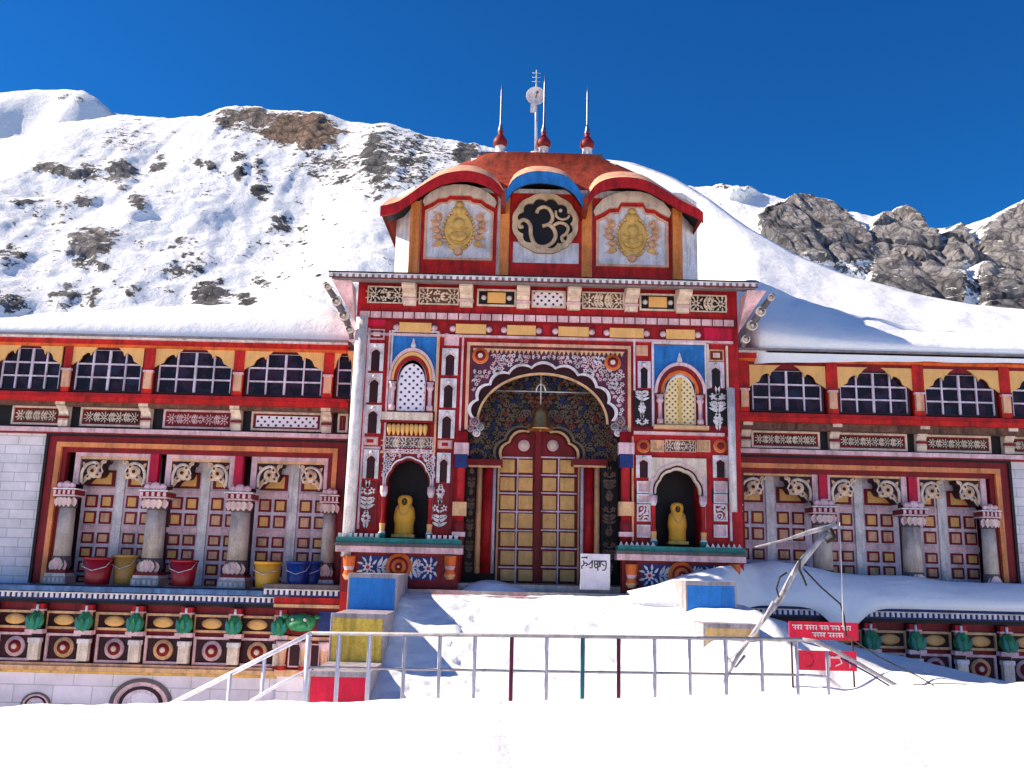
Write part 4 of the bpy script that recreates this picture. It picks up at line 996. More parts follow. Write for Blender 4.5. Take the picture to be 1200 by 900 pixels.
def arched_bay(Wg, x0, x1, yh, ycap, yfl, dy):
    """opening between two columns: lilac header, curled brackets, double door behind"""
    r = Wg.r(x0, yh, x1, yfl, LY); cx = (r[0]+r[1])/2; w = r[1]-r[0]
    zc = Wg.r(x0, ycap, x1, ycap, LY)[2]; H = r[3]-zc
    m = MB(); m.box(r[0]-.16, r[1]+.16, LY-.02, LY+.12, r[3]-.13, r[3], pink)
    m.box(r[0]-.12, r[1]+.12, LY-.0, LY+.1, r[3]-.2, r[3]-.132, sandm)
    m.box(r[0]-.16, r[0]-.02, LY-.018, LY+.118, zc, r[3]-.132, pink); m.box(r[1]+.02, r[1]+.16, LY-.018, LY+.118, zc, r[3]-.132, pink); m.build('bay_header', T)
    zt = r[3]-.2; hb = zt-zc
    for s_ in (-1, 1):
        xe = cx+s_*w/2; f = lambda u, v: (xe-s_*u*w/2, zt-v*hb)
        shp = [(0, 0), (.74, 0), (.72, .12), (.64, .15), (.60, .3), (.66, .48), (.58, .66), (.42, .72), (.30, .68), (.2, .8), (.08, 1.0), (0, 1.0)]
        m = MB(); m.prism([f(u, v) for u, v in shp], LY+.02, DY-.1, maroon, maroon)
        sc = smooth([(.06, .95), (.04, .55), (.16, .24), (.38, .12), (.54, .22), (.56, .42), (.44, .52), (.36, .44)], 3)
        m.tube([(f(u, v)[0], LY+.0, f(u, v)[1]) for u, v in sc[:13]], .04, cream, 7)
        x_, z_ = f(.37, .46)
        for dx, dz, rr in ((0, 0, .155), (-s_*.14, -.1, .09), (s_*.1, -.15, .08), (-s_*.1, .12, .085)): m.lathe([(rr, 0), (rr*.95, .03), (rr*.6, .06), (rr*.3, .065), (rr*.25, .07), (.004, .08)], (x_+dx, LY+.02, z_+dz), sandm if dx else cream, 12, 'y', ms=[cream, cream, sandm, maroon, maroon])
        for (u, v), a, L in (((.2, .62), -1.9, .2), ((.16, .34), 2.2, .18), ((.5, .62), -.6, .14), ((.58, .2), .9, .15)): X, Z = f(u, v); leaf(m, X, Z, a if s_ < 0 else math.pi-a, L, .1, LY+.02, sandm)
        lo = [f(u, v) for u, v in shp[1:-1]]; m.tube([(x, LY+.01, z) for x, z in lo], .022, cream, 6); m.build('arch_bracket', T)
    # door of the bay
    m = MB(); z0 = r[2]; zt2 = r[3]-.08; d0, d1 = r[0]-.15, r[1]+.15
    m.box(d0, d1, DY+.03, DY+.1, z0, zt2, lilac)
    dw = (d1-d0); st = .11*dw
    o = m.build('door', T); m = MB()
    m.box(cx-.11, cx+.11, DY-.03, DY+.0295, z0, zt2, white)
    R_d = lambda y0, y1: Wg.r(x0, y0, x1, y1, DY)[2:]
    for s_ in (-1, 1):
        for k in range(2):
            xa, xb = sorted((cx+s_*(.165+k*.39), cx+s_*(.165+k*.39+.315)))
            for y0, y1 in ((582, 597), (601, 616), (626, 639), (643, 656), (660, 673), (677, 686)):
                za, zb = R_d(y0+dy, y1+dy); m.box(xa, xb, DY+.012, DY+.0294, za, zb, dred)
                m.box(xa+.055, xb-.055, DY-.004, DY+.0118, za+.05, zb-.05, peach if (k*s_+int(y0)) % 3 else yellow)
        xa, xb = sorted((cx+s_*.165, cx+s_*.88)); za, zb = R_d(553+dy, 572+dy); m.box(xa, xb, DY+.012, DY+.0294, za, zb, dred); m.box(xa+.09, xb-.09, DY-.004, DY+.0118, za+.06, zb-.06, yellow)
        for y0, y1 in ((574, 580), (618, 624)):
            xa, xb = sorted((cx+s_*.12, cx+s_*.9)); za, zb = R_d(y0+dy, y1+dy); m.box(xa, xb, DY-.012, DY+.0113, za, zb, pink)
    m.build('door_panel', o)
def column(Wg, xc, w, ycap, yfl, Y=LY-.16):
    x0, x1, z0, z1 = Wg.r(xc-w, ycap, xc+w, yfl, Y); cx = (x0+x1)/2; q = (x1-x0)/2; h = z1-z0
    m = MB(); m.lathe([(q*.74, h*.26), (q*.72, h*.5), (q*.68, h*.74)], (cx, Y, z0), grey, 16); c = m.build('column', T)
    m = MB(); m.box(cx-q, cx+q, Y-q, Y+q, z0, z0+h*.07, grey); m.box(cx-q*.92, cx+q*.92, Y-q*.92, Y+q*.92, z0+h*.072, z0+h*.1, white); m.box(cx-q*.85, cx+q*.85, Y-q*.85, Y+q*.85, z0+h*.102, z0+h*.13, dred)
    m.lathe([(q*.68, h*.13), (q*.86, h*.17), (q*.8, h*.24), (q*.76, h*.265)], (cx, Y, z0), dgrey, 16)
    for i in range(-2, 3): leaf(m, cx+q*.33*i, z0+h*.128, math.pi/2+.16*i, h*.125, q*.62, Y-q*.86*math.cos(.42*i)-.004*(i % 2), (pink, cream)[i % 2])
    for i in range(5): m.box(cx-q*.9+i*q*.38, cx-q*.9+i*q*.38+q*.24, Y-q-.012, Y-q-.001, z0+h*.015, z0+h*.055, white)
    m.build('base', c)
    m = MB(); m.lathe([(q*.68, h*.73), (q*.78, h*.76), (q*.76, h*.82), (q*.95, h*.845)], (cx, Y, z0), dgrey, 16)
    for i in range(-2, 3): leaf(m, cx+q*.32*i, z0+h*.842, -math.pi/2+.12*i, h*.10, q*.6, Y-q*.80*math.cos(.42*i)-.004*(i % 2), (pink, cream)[i % 2])
    m.box(cx-q, cx+q, Y-q, Y+q, z0+h*.846, z0+h*.86, pink); m.box(cx-q*.96, cx+q*.96, Y-q*.96, Y+q*.96, z0+h*.862, z0+h*.91, dred)
    for i in range(5): m.box(cx-q*.95+i*q*.42, cx-q*.95+i*q*.42+q*.2, Y-q*.96-.03, Y-q*.96-.001, z0+h*.864, z0+h*.905, pink)
    m.box(cx-q*1.05, cx+q*1.05, Y-q*1.05, Y+q*1.05, z0+h*.912, z0+h*.925, white)
    for dx, rr in ((-.55, .3), (0, .42), (.55, .3)): m.lathe([(q*rr, 0), (q*rr*.8, .04), (q*.1, .05)], (cx+dx*q, Y-q*.7, z0+h*.955), pink, 10, 'y')
    m.build('capital', c)
def wing(Wg, wins, posts, panels_, bay, cols, frame_px, wl_, vals):
    fas, win_t, win_b, pan0, pan1, led, hd, cap, flo = vals
    Wg.run('wing_wall', fas-2, win_b+15, UY+.3, 5.2, dred)
    for a, b_ in wl_: Wg.run('block_wall', led, flo+10, LY, 5.1, stone_w, a, b_)
    f0, f1 = frame_px
    Wg.run('lower_wall', led+2, hd, LY+.13, DY+.6, dred, f0, f1)
    Wg.run('back_wall', hd-2, flo+12, DY+.12, 5.0, maroon, f0, f1); Wg.run('bay_floor', flo-1, flo+14, LY-.02, DY+.119, grey, f0, f1)
    Wg.run('fascia', fas, fas+2.6, UY-.18, UY+.6, white); Wg.run('roof', fas-2.5, fas-.3, UY-.26, 5.4, tin)
    Wg.run('eave_beam', fas+2.8, fas+9, UY-.1, UY+.3, bred); Wg.run('eave_beam', fas+9.2, fas+13, UY-.05, UY+.29, orange)
    Wg.run('window_wall', fas+13.2, win_t-1, UY+.0, UY+.28, dred)
    Wg.run('sill_beam', win_b+2.5, win_b+7, UY-.1, UY+.29, red); Wg.run('sill_beam', win_b+7.2, win_b+13, UY-.05, UY+.285, bred)
    Wg.run('soffit_board', win_b+13.2, pan0-2, UY+.06, UY+.29, buff)
    Wg.run('panel_wall', win_b+14, led, LY-.04, LY+.4, black)
    Wg.run('ledge', led, led+5, LY-.28, LY+.1, pink); Wg.run('ledge', led+5.2, led+7, LY-.2, LY+.09, dred)
    for x0, x1 in wins: window(Wg, x0, x1, win_t, win_b)
    for x0, x1 in posts:
        r = Wg.r(x0, fas+13.2, x1, win_b+2.5, UY); bx('post', r, UY-.06, UY+.27, bred)
        q = Wg.r((x0+x1)/2-4.5, win_b-22, (x0+x1)/2+4.5, win_b-3, UY); m = MB(); m.rect(q, UY-.14, UY-.061, peach); m.box(q[0]-.03, q[1]+.03, UY-.16, UY-.0615, q[3]+.001, q[3]+.05, pink); m.build('post_block', T)
        # curled bracket under the beam
        xx = Wg.r((x0+x1)/2-5.5, win_b+13, (x0+x1)/2+5.5, led, LY); z0_, z1_ = xx[2], xx[3]
        prof = [(LY-.041, z0_), (LY-.2, z0_), (LY-.22, z0_+.15), (LY-.17, z0_+.26), (LY-.26, z0_+.4), (LY-.45, z1_-.16), (LY-.47, z1_), (LY-.041, z1_)]; n = len(prof)
        m = MB(); vs = [(xx[0], y, z) for y, z in prof]+[(xx[1], y, z) for y, z in prof]
        m.add(vs, [tuple(range(n)), tuple(range(2*n-1, n-1, -1))]+[(i, (i+1) % n, (i+1) % n+n, i+n) for i in range(n)], cream)
        m.box(xx[0]-.015, xx[1]+.015, LY-.24, LY-.17, z0_+.2, z0_+.26, dred); m.build('eave_bracket', T)
    for x0, x1, fr, mt in panels_:
        r = Wg.r(x0, pan0, x1, pan1, LY-.04); m = MB(); m.rect((r[0]+.01, r[1]-.01, r[2]+.01, r[3]-.01), LY-.06, LY-.041, dred); m.frame(r, .05, LY-.1, LY-.0605, fr)
        o = m.build('frieze_panel', T); rr = (r[0]+.12, r[1]-.12, r[2]+.10, r[3]-.10)
        if mt is jali_w: m = MB(); m.rect(rr, LY-.08, LY-.0605, mt); m.build('relief', o)
        else: vine_panel('relief', rr, LY-.08, {ara_bw: black, ara_cr: buff, ara_rd: maroon, ara_rw: dred}[mt], pink if mt is ara_rw else cream, dred, int(x0) % 7, .019, None, o)
    # nested frames round the arcade
    r = Wg.r(f0, led+7.2, f1, flo, LY-.1)
    m = MB(); m.frame(r, .21, LY-.12, LY+.125, dred, 0); m.build('arcade_frame', T)
    m = MB(); m.frame((r[0]+.212, r[1]-.212, r[2], r[3]-.212), .12, LY-.16, LY+.12, lorange, 0); m.frame((r[0]+.333, r[1]-.333, r[2], r[3]-.333), .12, LY-.07, LY+.115, dred, 0); m.build('arcade_frame', T)
    m = MB(); m.frame((r[0]-.07, r[1]+.07, r[2], r[3]+.005), .068, LY-.17, LY-.002, black, 0); m.build('arcade_frame', T)
    for x0, x1 in bay: arched_bay(Wg, x0, x1, hd, cap, flo, hd-531)
    for xc, w in cols: column(Wg, xc, w, cap-3, flo)
    for xc, w in cols[1:-1]: bx('bay_divider', Wg.r(xc-5, hd-1, xc+5, cap-4, LY), LY-.05, LY+.13, crimson)
wing(LW, [(-304, -233), (-203, -132), (-102, -31), (1, 70), (88, 165), (185, 271), (290, 377), (395, 412)], [(-330, -308), (-228, -207), (-127, -106), (-27, -4), (75, 84), (169, 181), (274, 286), (379, 391)],
     [(-292, -222, cream, ara_bw), (-191, -121, cream, ara_rd), (-90, -20, cream, ara_cr), (15, 72, cream, ara_cr), (95, 168, cream, ara_rd), (192, 273, pink, ara_rw), (295, 378, cream, jali_w), (396, 408, cream, ara_rd)],
     [(88, 166), (196, 263), (297, 375)], [(76, 13), (181, 16), (280, 16), (385, 11)], (48, 402), [(-330, 46)],
     (396, 411, 460, 480, 502, 504, 531, 570, 687))
wing(RW, [(882, 963), (985, 1064), (1085, 1166), (1187, 1265), (1288, 1366), (1389, 1467)], [(866, 877), (968, 981), (1069, 1082), (1171, 1183), (1270, 1283), (1371, 1384), (1472, 1485)],
     [(880, 960, cream, ara_bw), (980, 1062, cream, ara_bw), (1082, 1160, cream, ara_bw), (1176, 1256, cream, ara_bw), (1279, 1358, cream, ara_bw), (1380, 1458, cream, ara_bw)],
     [(868, 953), (976, 1058), (1082, 1152)], [(859, 10), (964, 15), (1069, 15), (1160, 11)], (852, 1186), [(1188, 1560)],
     (413.5, 436, 484, 508, 528, 529, 551, 590, 700))

# ---- lower ledge and painted plinth of each wing ------------------------------
def green_bud(x, y, z):
    """leafy green bulb corbel, ribbed, on a short white stem"""
    m = MB(); prof = ((.04, -.22), (.10, -.19), (.15, -.09), (.165, .0), (.14, .1), (.08, .17), (.05, .21))
    vs = []; n = 28
    for r, h in prof:
        for j in range(n): a = 6.2832*j/n; k = r*(1+.16*math.cos(a*7)); vs.append((x+k*math.cos(a), y+k*math.sin(a), z+h+.015*math.sin(a*3+x)))
    m.add(vs, [(i*n+j, i*n+(j+1) % n, (i+1)*n+(j+1) % n, (i+1)*n+j) for i in range(len(prof)-1) for j in range(n)]+[tuple(range(n-1, -1, -1)), tuple(range((len(prof)-1)*n, len(prof)*n))], green, True)
    for q in (-1, 0, 1): leaf(m, x+q*.07, z-.2, math.pi/2-q*.25, .32, .11, y-.165+.02*abs(q), teal if q else green)
    o = m.build('green_corbel', T); m = MB(); m.tube([(x, y, z+.2), (x, y, z+.36)], .03, white, 8); m.build('stem', o); return o
def green_head(x, y, z, k):
    """large green animal head with pale eyes"""
    m = MB()
    m.lathe([(.03, -.2), (.15, -.17), (.21, -.06), (.22, .06), (.16, .16), (.03, .2)], (x, y, z), green, 18, sx=k*1.25, sy=k)
    m.lathe([(.15, 0), (.14, .1), (.09, .17), (.03, .19)], (x-.02, y-.15*k, z-.05), green, 14, 'y', sx=1.5, sy=.75)
    for q in (-1, 1):
        m.lathe([(.04, 0), (.03, .02), (.01, .03)], (x+q*.14, y-.21*k, z+.07), skyb, 10, 'y')
        m.lathe([(.03, -.05), (.09, 0), (.03, .05)], (x+q*.29*k, y-.02, z+.13), green, 10)
    return m.build('animal_head', T)
PYF = .62
def ledge_plinth(Wg, a, b_, top, bays, step, w, side, green_dx):
    Wg.run('plinth_wall', top+8, top+150, PYF, LY+.2, dred, a, b_)
    Wg.run('plinth_coping', top, top+6, PYF-.3, LY+.1, dblue if side < 0 else navy, a, b_)
    r = Wg.r(a, top+6.2, b_, top+15.5, PYF-.2); bx('plinth_coping', r, PYF-.2, LY, navy)
    m = MB(); m.prism(comb(r[0], r[1], r[2]+.04, r[3]-.015, int((r[1]-r[0])/.125)), PYF-.235, PYF-.201, white); m.build('dentil_row', T)
    Wg.run('plinth_coping', top+15.7, top+20, PYF-.1, LY, black, a, b_)
    for px in bays:
        for nm, y0, y1 in (('oval_panel', top+29, top+50), ('medallion_panel', top+55, top+88)):
            r = Wg.r(px-w, y0, px+w, y1, PYF); m = MB(); m.rect((r[0]+.01, r[1]-.01, r[2]+.01, r[3]-.01), PYF-.015, PYF-.001, maroon); m.frame(r, .055, PYF-.07, PYF-.0155, pink if y0 > top+40 else sandm)
            cx, cz = (r[0]+r[1])/2, (r[2]+r[3])/2
            if nm == 'oval_panel': m.lathe([(.125, 0), (.115, .04), (.05, .06)], (cx, PYF-.0155, cz), yellow, 16, 'y', sx=2.0, sy=1)
            else: m.lathe([(.235, 0), (.225, .05), (.15, .055), (.14, .08), (.07, .08), (.06, .1), (.02, .11)], (cx, PYF-.0155, cz), sandm, 22, 'y', ms=[pink if int(px) % 2 else sandm]*2+[dred, dred, orange, cream])
            m.build(nm, T)
        # pilaster with green animal corbel between bays
        q = px+step/2
        r = Wg.r(q-8, top+20.5, q+8, top+89, PYF); cx = (r[0]+r[1])/2
        m = MB(); m.box(r[0]+.02, r[1]-.02, PYF-.12, PYF-.001, r[2], r[3], maroon); o = m.build('pilaster', T)
        h = r[3]-r[2]; m = MB(); m.box(cx-.13, cx+.13, PYF-.26, PYF-.121, r[3]-.12, r[3], red); m.box(cx-.15, cx+.15, PYF-.27, PYF-.122, r[3]-.16, r[3]-.122, pink); m.box(cx-.09, cx+.09, PYF-.22, PYF-.122, r[3]-.26, r[3]-.162, sandm); m.build('capital', o)
        m = MB(); zm = Wg.r(q-5, top+51, q+5, top+55, PYF); m.box(cx-.2, cx+.2, PYF-.34, PYF-.121, zm[2], zm[3]+.02, pink); m.box(cx-.14, cx+.14, PYF-.28, PYF-.122, zm[2]-.2, zm[2]-.1, white); m.box(cx-.12, cx+.12, PYF-.26, PYF-.123, r[2]+.06, zm[2]-.202, cream); m.build('base', o)
        green_bud(cx, PYF-.28, Wg.r(q-5, top+39, q+5, top+41, PYF-.3)[2])
    Wg.run('string_course', top+90, top+93.5, PYF-.16, PYF-.001, peach, a, b_); Wg.run('string_course', top+93.7, top+99, PYF-.22, PYF-.0015, sandm, a, b_); Wg.run('string_course', top+99.2, top+102, PYF-.12, PYF-.002, ochre, a, b_)
    Wg.run('base_wall', top+102.2, top+160, PYF-.05, LY+.15, stone_l, a, b_)
ledge_plinth(LW, -330, 340, 690, [-266, -209, -152, -95, -38, 19, 76, 135, 192, 249, 302], 57, 22, -1, 0)
ledge_plinth(RW, 868, 1560, 709, [990, 1042, 1095, 1148, 1201, 1254, 1307, 1360, 1413, 1466], 53, 19, 1, 0)
# raised end of the left ledge beside the gatehouse
Wg = LW
r = Wg.r(310, 681, 408, 686, PYF-.3); bx('plinth_coping', r, PYF-.42, LY+.1, dgrey); r = Wg.r(310, 686.2, 406, 695, PYF-.3); bx('plinth_coping', r, PYF-.35, LY, navy)
m = MB(); m.prism(comb(r[0], r[1], r[2]+.03, r[3]-.01, 15), PYF-.39, PYF-.351, white); m.build('dentil_row', T)
bx('plinth_wall', Wg.r(322, 695.2, 408, 789, PYF-.2), PYF-.2, LY+.2, dred); bx('base_wall', Wg.r(322, 789.2, 408, 850, PYF-.18), PYF-.18, LY+.19, stone_l)
bx('plinth_coping', Wg.r(322, 696, 408, 704, PYF-.2), PYF-.28, PYF-.201, bred); bx('plinth_coping', Wg.r(322, 704.2, 408, 708, PYF-.2), PYF-.32, PYF-.201, sandm); bx('string_course', Wg.r(322, 742, 408, 746, PYF-.2), PYF-.27, PYF-.201, peach); bx('string_course', Wg.r(322, 781, 408, 788.8, PYF-.2), PYF-.29, PYF-.201, sandm)
for a, b_, mt in ((326, 337, peach), (354, 362, sandm), (376, 386, peach)):
    r = Wg.r(a, 747, b_, 781, PYF-.2); m = MB(); h = r[3]-r[2]; m.lathe([(.12, 0), (.12, h*.15), (.08, h*.2), (.10, h*.7), (.15, h*.9), (.15, h)], ((r[0]+r[1])/2, PYF-.3, r[2]), mt, 10, ms=[red, mt, mt, pink, pink]); m.build('pilaster', T)
for a, b_ in ((338, 353), (363, 375), (387, 404)): tablet_w(Wg.r(a, 750, b_, 778, PYF-.2))
bx('painted_panel', Wg.r(372, 712, 404, 740, PYF-.2), PYF-.23, PYF-.201, navy)
green_head(PX(354, 730, PYF-.3), PYF-.40, PZ(354, 729, PYF-.3), 1.25)
# painted arches low on the base wall
for px, py, rr in ((165, 826, 36), (42, 826, 17)):
    cx, cz = P(px, py, PYF-.05); q = rr/1050*21.2
    for k, mt in ((1, dgrey), (.86, pink), (.7, maroon), (.58, lilac)):
        m = MB(); m.band(arc(cx, cz, q*k, q*k*.8), arc(cx, cz, q*(k-.12), q*(k-.12)*.8), PYF-.09+.008*k, PYF-.051, mt); m.build('arch_moulding', T)
# ================================================================ OBJECTS
# seated-idol shaped statues wrapped in yellow cloth
ycloth = paint('yellow_cloth', rgb(254, 184, 70, 2.0), .8, .12, 4); skin_d = paint('dark_idol_stone', rgb(70, 52, 30, 1.2))
def idol(px0, px1, pyt, pyb, label):
    Y = .32; x0, x1, zb, zt = R(px0, pyt, px1, pyb, Y); cx = (x0+x1)/2; w = (x1-x0)/2; h = zt-zb
    t = thing('idol', label, 'idol', (cx, Y, zb))
    m = MB(); m.box(cx-w*1.02, cx+w*1.02, Y-w*.75, Y+w*.75, zb, zb+h*.07, ochre); m.build('pedestal', t, (0, 0, 0))
    m = MB(); prof = [(.86, .07), (.90, .12), (.86, .3), (.98, .45), (.94, .58), (.84, .70), (.60, .765), (.66, .83), (.68, .90), (.54, .97), (.22, 1.0)]
    m.lathe([(w*a, h*b) for a, b in prof], (cx, Y, zb), ycloth, 20, sy=.75)
    for i in range(0):      # hanging folds
        a = (i-2)*.36; m.tube([(cx+w*.62*a, Y-w*.5, zb+h*.74), (cx+w*1.0*a, Y-w*.72, zb+h*.45), (cx+w*.95*a, Y-w*.68, zb+h*.12)], .018, ycloth, 6)
    m.build('robe', t)
    m = MB(); m.lathe([(w*.26, 0), (w*.24, .03), (w*.12, .05), (.004, .055)], (cx, Y-w*.54, zb+h*.83), skin_d, 14, 'y', sx=1, sy=1.25); m.lathe([(w*.07, 0), (.002, .02)], (cx, Y-w*.54-.055, zb+h*.86), ochre, 8, 'y'); m.build('face', t)
    m = MB(); m.tube([(cx-w*.62, Y-w*.42, zb+h*.74), (cx-w*.3, Y-w*.70, zb+h*.56), (cx, Y-w*.78, zb+h*.50), (cx+w*.3, Y-w*.70, zb+h*.56), (cx+w*.62, Y-w*.42, zb+h*.74)], .016, sandm, 6); m.build('garland', t)
idol(461, 487, 580, 630, 'yellow robed idol with dark face in the niche left of the golden door')
idol(782, 805, 589, 638, 'yellow robed idol in the niche right of the door, under striped arch')

# buckets along the left arcade
def bucket(px0, px1, pyt, pyb, mat, Y, label):
    x0, x1, zb, zt = R(px0, pyt, px1, pyb, Y); cx = (x0+x1)/2; q = (x1-x0)/2; h = zt-zb
    t = thing('bucket', label, 'bucket', (cx, Y, zb), 'plastic buckets standing along the left arcade')
    m = MB(); m.lathe([(q*.74, 0), (q*.78, .02), (q*.96, h*.94), (q*.9, h*.94), (q*.72, .04)], (cx, Y, zb), mat, 24); m.build('body', t)
    m = MB(); m.lathe([(q*.93, h*.90), (q*1.02, h*.91), (q*1.03, h*.98), (q*.98, h), (q*.9, h*.99), (q*.9, h*.92)], (cx, Y, zb), mat, 24); m.build('rim', t)
    m = MB(); m.tube([(cx+q*math.cos(a)*1.02, Y-q*.25*math.sin(a)-.0, zb+h*.93-q*.55*math.sin(a)) for a in np.linspace(0.05, math.pi-.05, 12)] if False else [(cx-q*1.0, Y-.1, zb+h*.92), (cx-q*.8, Y-q*.75, zb+h*.66), (cx, Y-q*1.0, zb+h*.52), (cx+q*.8, Y-q*.75, zb+h*.66), (cx+q*1.0, Y-.1, zb+h*.92)], .012, steel, 6); m.build('handle', t)
rp, yp, bp = plastic('red_plastic', rgb(140, 6, 24, 1.2)), plastic('mustard_plastic', rgb(196, 142, 42, K)), plastic('blue_plastic', rgb(14, 56, 132, 1.2))
op = plastic('dull_ochre_plastic', rgb(142, 104, 44, K))
bucket(98, 132, 653, 685, rp, .95, 'bright red bucket between the first and second column of the left arcade')
bucket(132, 160, 650, 684, op, 1.15, 'dull ochre bucket half hidden behind the second column')
bucket(199, 231, 656, 687, rp, .95, 'dark red bucket just right of the second column')
bucket(297, 330, 658, 689, yp, .95, 'mustard yellow bucket right of the third column')
bucket(335, 364, 658, 689, bp, .95, 'blue bucket next to the mustard yellow one')
bucket(352, 378, 658, 688, bp, 1.22, 'second blue bucket, tucked behind the front blue one by the frame')

# bell hanging in the arch
x, zb = P(633, 504, .55); zt = PZ(633, 474, .55)
t = thing('bell', 'bronze bell hanging in the lobed arch above the golden door', 'bell', (x, .55, zt)); h = zt-zb
m = MB(); m.lathe([(h*.50, 0), (h*.47, h*.06), (h*.36, h*.25), (h*.30, h*.6), (h*.22, h*.82), (.04, h*.95), (.03, h)], (x, .55, zb), bronze, 22); m.build('body', t)
m = MB(); m.tube([(x, .55, zt-.02), (x, .55, zA-.07)], .018, steel, 6); m.tube([(x-.13, .55, zt+.3), (x-.08, .55, zt+.46), (x, .55, zt+.52), (x+.08, .55, zt+.46), (x+.13, .55, zt+.3)], .022, steel, 6); m.build('hanger', t)
m = MB(); m.tube([(x, .55, zb+.12), (x, .55, zb-.03)], .02, bronze, 6); m.build('clapper', t)
m = MB(); za = PZ(636, 459, .7); m.tube([(aL+.02, .7, za), (aR-.02, .7, za)], .02, steel, 8); tag(m.build('hanging_rod'), 'thin iron rod spanning the porch behind the bell', 'rod')

# white notice propped by the door
SGY = -.55
x0, x1, z0, z1 = R(680, 649, 715, 683, SGY)
t = thing('notice_board', 'small white board with black handwriting propped right of the door', 'notice board', ((x0+x1)/2, SGY, z0))
wp = paint('white_board_paint', rgb(226, 216, 222, 1.5), .5, .15); ink = paint('black_ink', (.02, .018, .02, 1), .5, .1)
m = MB(); m.box(x0, x1, SGY, SGY+.03, z0-.15, z1, wp); m.build('board', t, bevel=.006)
m = MB()
def sg(zx, zy): return (x0+(zx-185)/(808-185)*(x1-x0), SGY-.006, z1-(zy-150)/(750-150)*(z1-z0))
for st in ([(205, 240), (330, 225), (300, 245)], [(240, 300), (262, 340), (250, 395), (215, 410), (225, 470)], [(262, 360), (310, 345), (330, 380), (300, 410)], [(350, 390), (400, 345), (440, 290), (432, 360), (428, 440), (375, 440)],
           [(480, 300), (490, 430), (535, 435)], [(545, 300), (552, 500)], [(500, 365), (545, 370)], [(575, 310), (590, 400), (560, 415)], [(600, 420), (612, 320), (720, 312), (708, 470), (640, 485)], [(630, 350), (690, 400)], [(470, 300), (725, 300)]):
    m.tube([sg(*p) for p in smooth(st, 3)], .012, ink, 6)
m.build('lettering', t)

# stepped stair parapets, each front face a painted panel
def parapet(name, label, xa, xb, steps, rim):
    t = thing(name, label, 'parapet', ((xa+xb)/2, steps[0][0], -1.5))
    for i, (yf, yb, z0, z1, mt, nm, lb) in enumerate(steps):
        m = MB(); m.box(xa, xb, yf, yb, z0, z1, rim)
        m.box(xa+.001, xb-.001, yf-.03, yf-.0005, z1-.07, z1+.02, rim); m.box(xa, xa+.04, yf-.028, yf-.0006, z0, z1-.0705, rim); m.box(xb-.04, xb, yf-.028, yf-.0006, z0, z1-.0705, rim); o = m.build('step_block', t, bevel=.012)
        m = MB(); m.box(xa+.041, xb-.041, yf-.018, yf-.0007, z0, z1-.072, mt); q = m.build('painted_face', o); q['label'] = lb
        m = MB(); m.box(xa-.03, xb+.03, yf-.06, yb-.002, z1+.021, z1+.05, rim) if False else None
blueP = paint('parapet_blue', rgb(4, 104, 172, K), .5, .2); yelP = paint('parapet_yellow', rgb(212, 176, 74, K), .6, .35, 1.6); crimP = paint('parapet_crimson', rgb(184, 8, 48, K), .5, .2)
tanP = paint('parapet_tan', rgb(206, 166, 112, K), .6, .25); rimP = paint('parapet_rim', rgb(160, 150, 156, 1.2), .6, .4, 3)
lx0, lx1 = PX(407, 700, -2.5), PX(465, 700, -2.5)
parapet('stair_parapet', 'stepped stair parapet with blue, yellow and crimson faces at left', lx0, lx1,
        [(-2.5, -.6, -1.3, PZ(436, 673, -2.5), blueP, 'a', 'blue painted face'), (-4.1, -2.501, -2.2, PZ(421, 720, -4.1), yelP, 'b', 'worn yellow painted face'), (-5.7, -4.101, -2.8, PZ(400, 788, -5.7), crimP, 'c', 'crimson painted face')], rimP)
rx0, rx1 = PX(803, 698, -2.5), PX(860, 698, -2.5)
parapet('stair_parapet', 'snow-buried stair parapet with a blue and a tan face at right', rx0, rx1+.05,
        [(-2.5, -.6, -1.0, PZ(831, 682, -2.5), blueP, 'a', 'blue painted face'), (-4.1, -2.501, -2.0, PZ(864, 732, -4.1), tanP, 'b', 'tan painted face')], rimP)
# snow caps on the right ledge, piled along the arcade
top = [(735, 693), (770, 684), (800, 674), (830, 667), (860, 661), (905, 657), (940, 662), (975, 670), (1020, 675), (1060, 674), (1100, 680), (1150, 683), (1200, 684), (1400, 690)]
rows_ = []
for i in range(141):
    px = 735+(1420-735)*i/140; q = mn.fractal(Vector((px*.02, 3, 1)), .9, 2, 5)
    yk = .95-1.9*(1-sstep(840, 885, px)); yf0 = .24-2.0*(1-sstep(840, 885, px))
    x, zt = P(px, interp(top, px), yk); zb = PZ(px, 709.5+(px-1020)*.0245, .3)
    if px < 885: zb = -.22*(1-sstep(850, 885, px))+zb*sstep(850, 885, px)
    over = .55*math.exp(-((px-975)/24)**2)
    d = max(.02, zt-zb)
    rows_.append([(x, yf0+.05, zb-over-.06), (x, yf0-.05-.1*over, zb+.02-over*.8), (x, yf0-.06, zb+d*.14-over*.4+.03*q), (x, yf0+.02, zb+d*.34), (x, yf0+.2, zb+d*.58+.04*q), (x, yf0+.4, zb+d*.8+.03*q), (x, yk-.1, zt-.02), (x, yk, zt+.03*q), (x, yk+.22, zt-.04), (x, yk+.4, zt-.16), (x, yk+.5, zb-.1)])
m = MB(); m.grid(rows_, SNOW); tag(m.build('ledge_snow'), 'shaded snow heaped along the right ledge in front of the arcade', 'snow', kind='stuff')
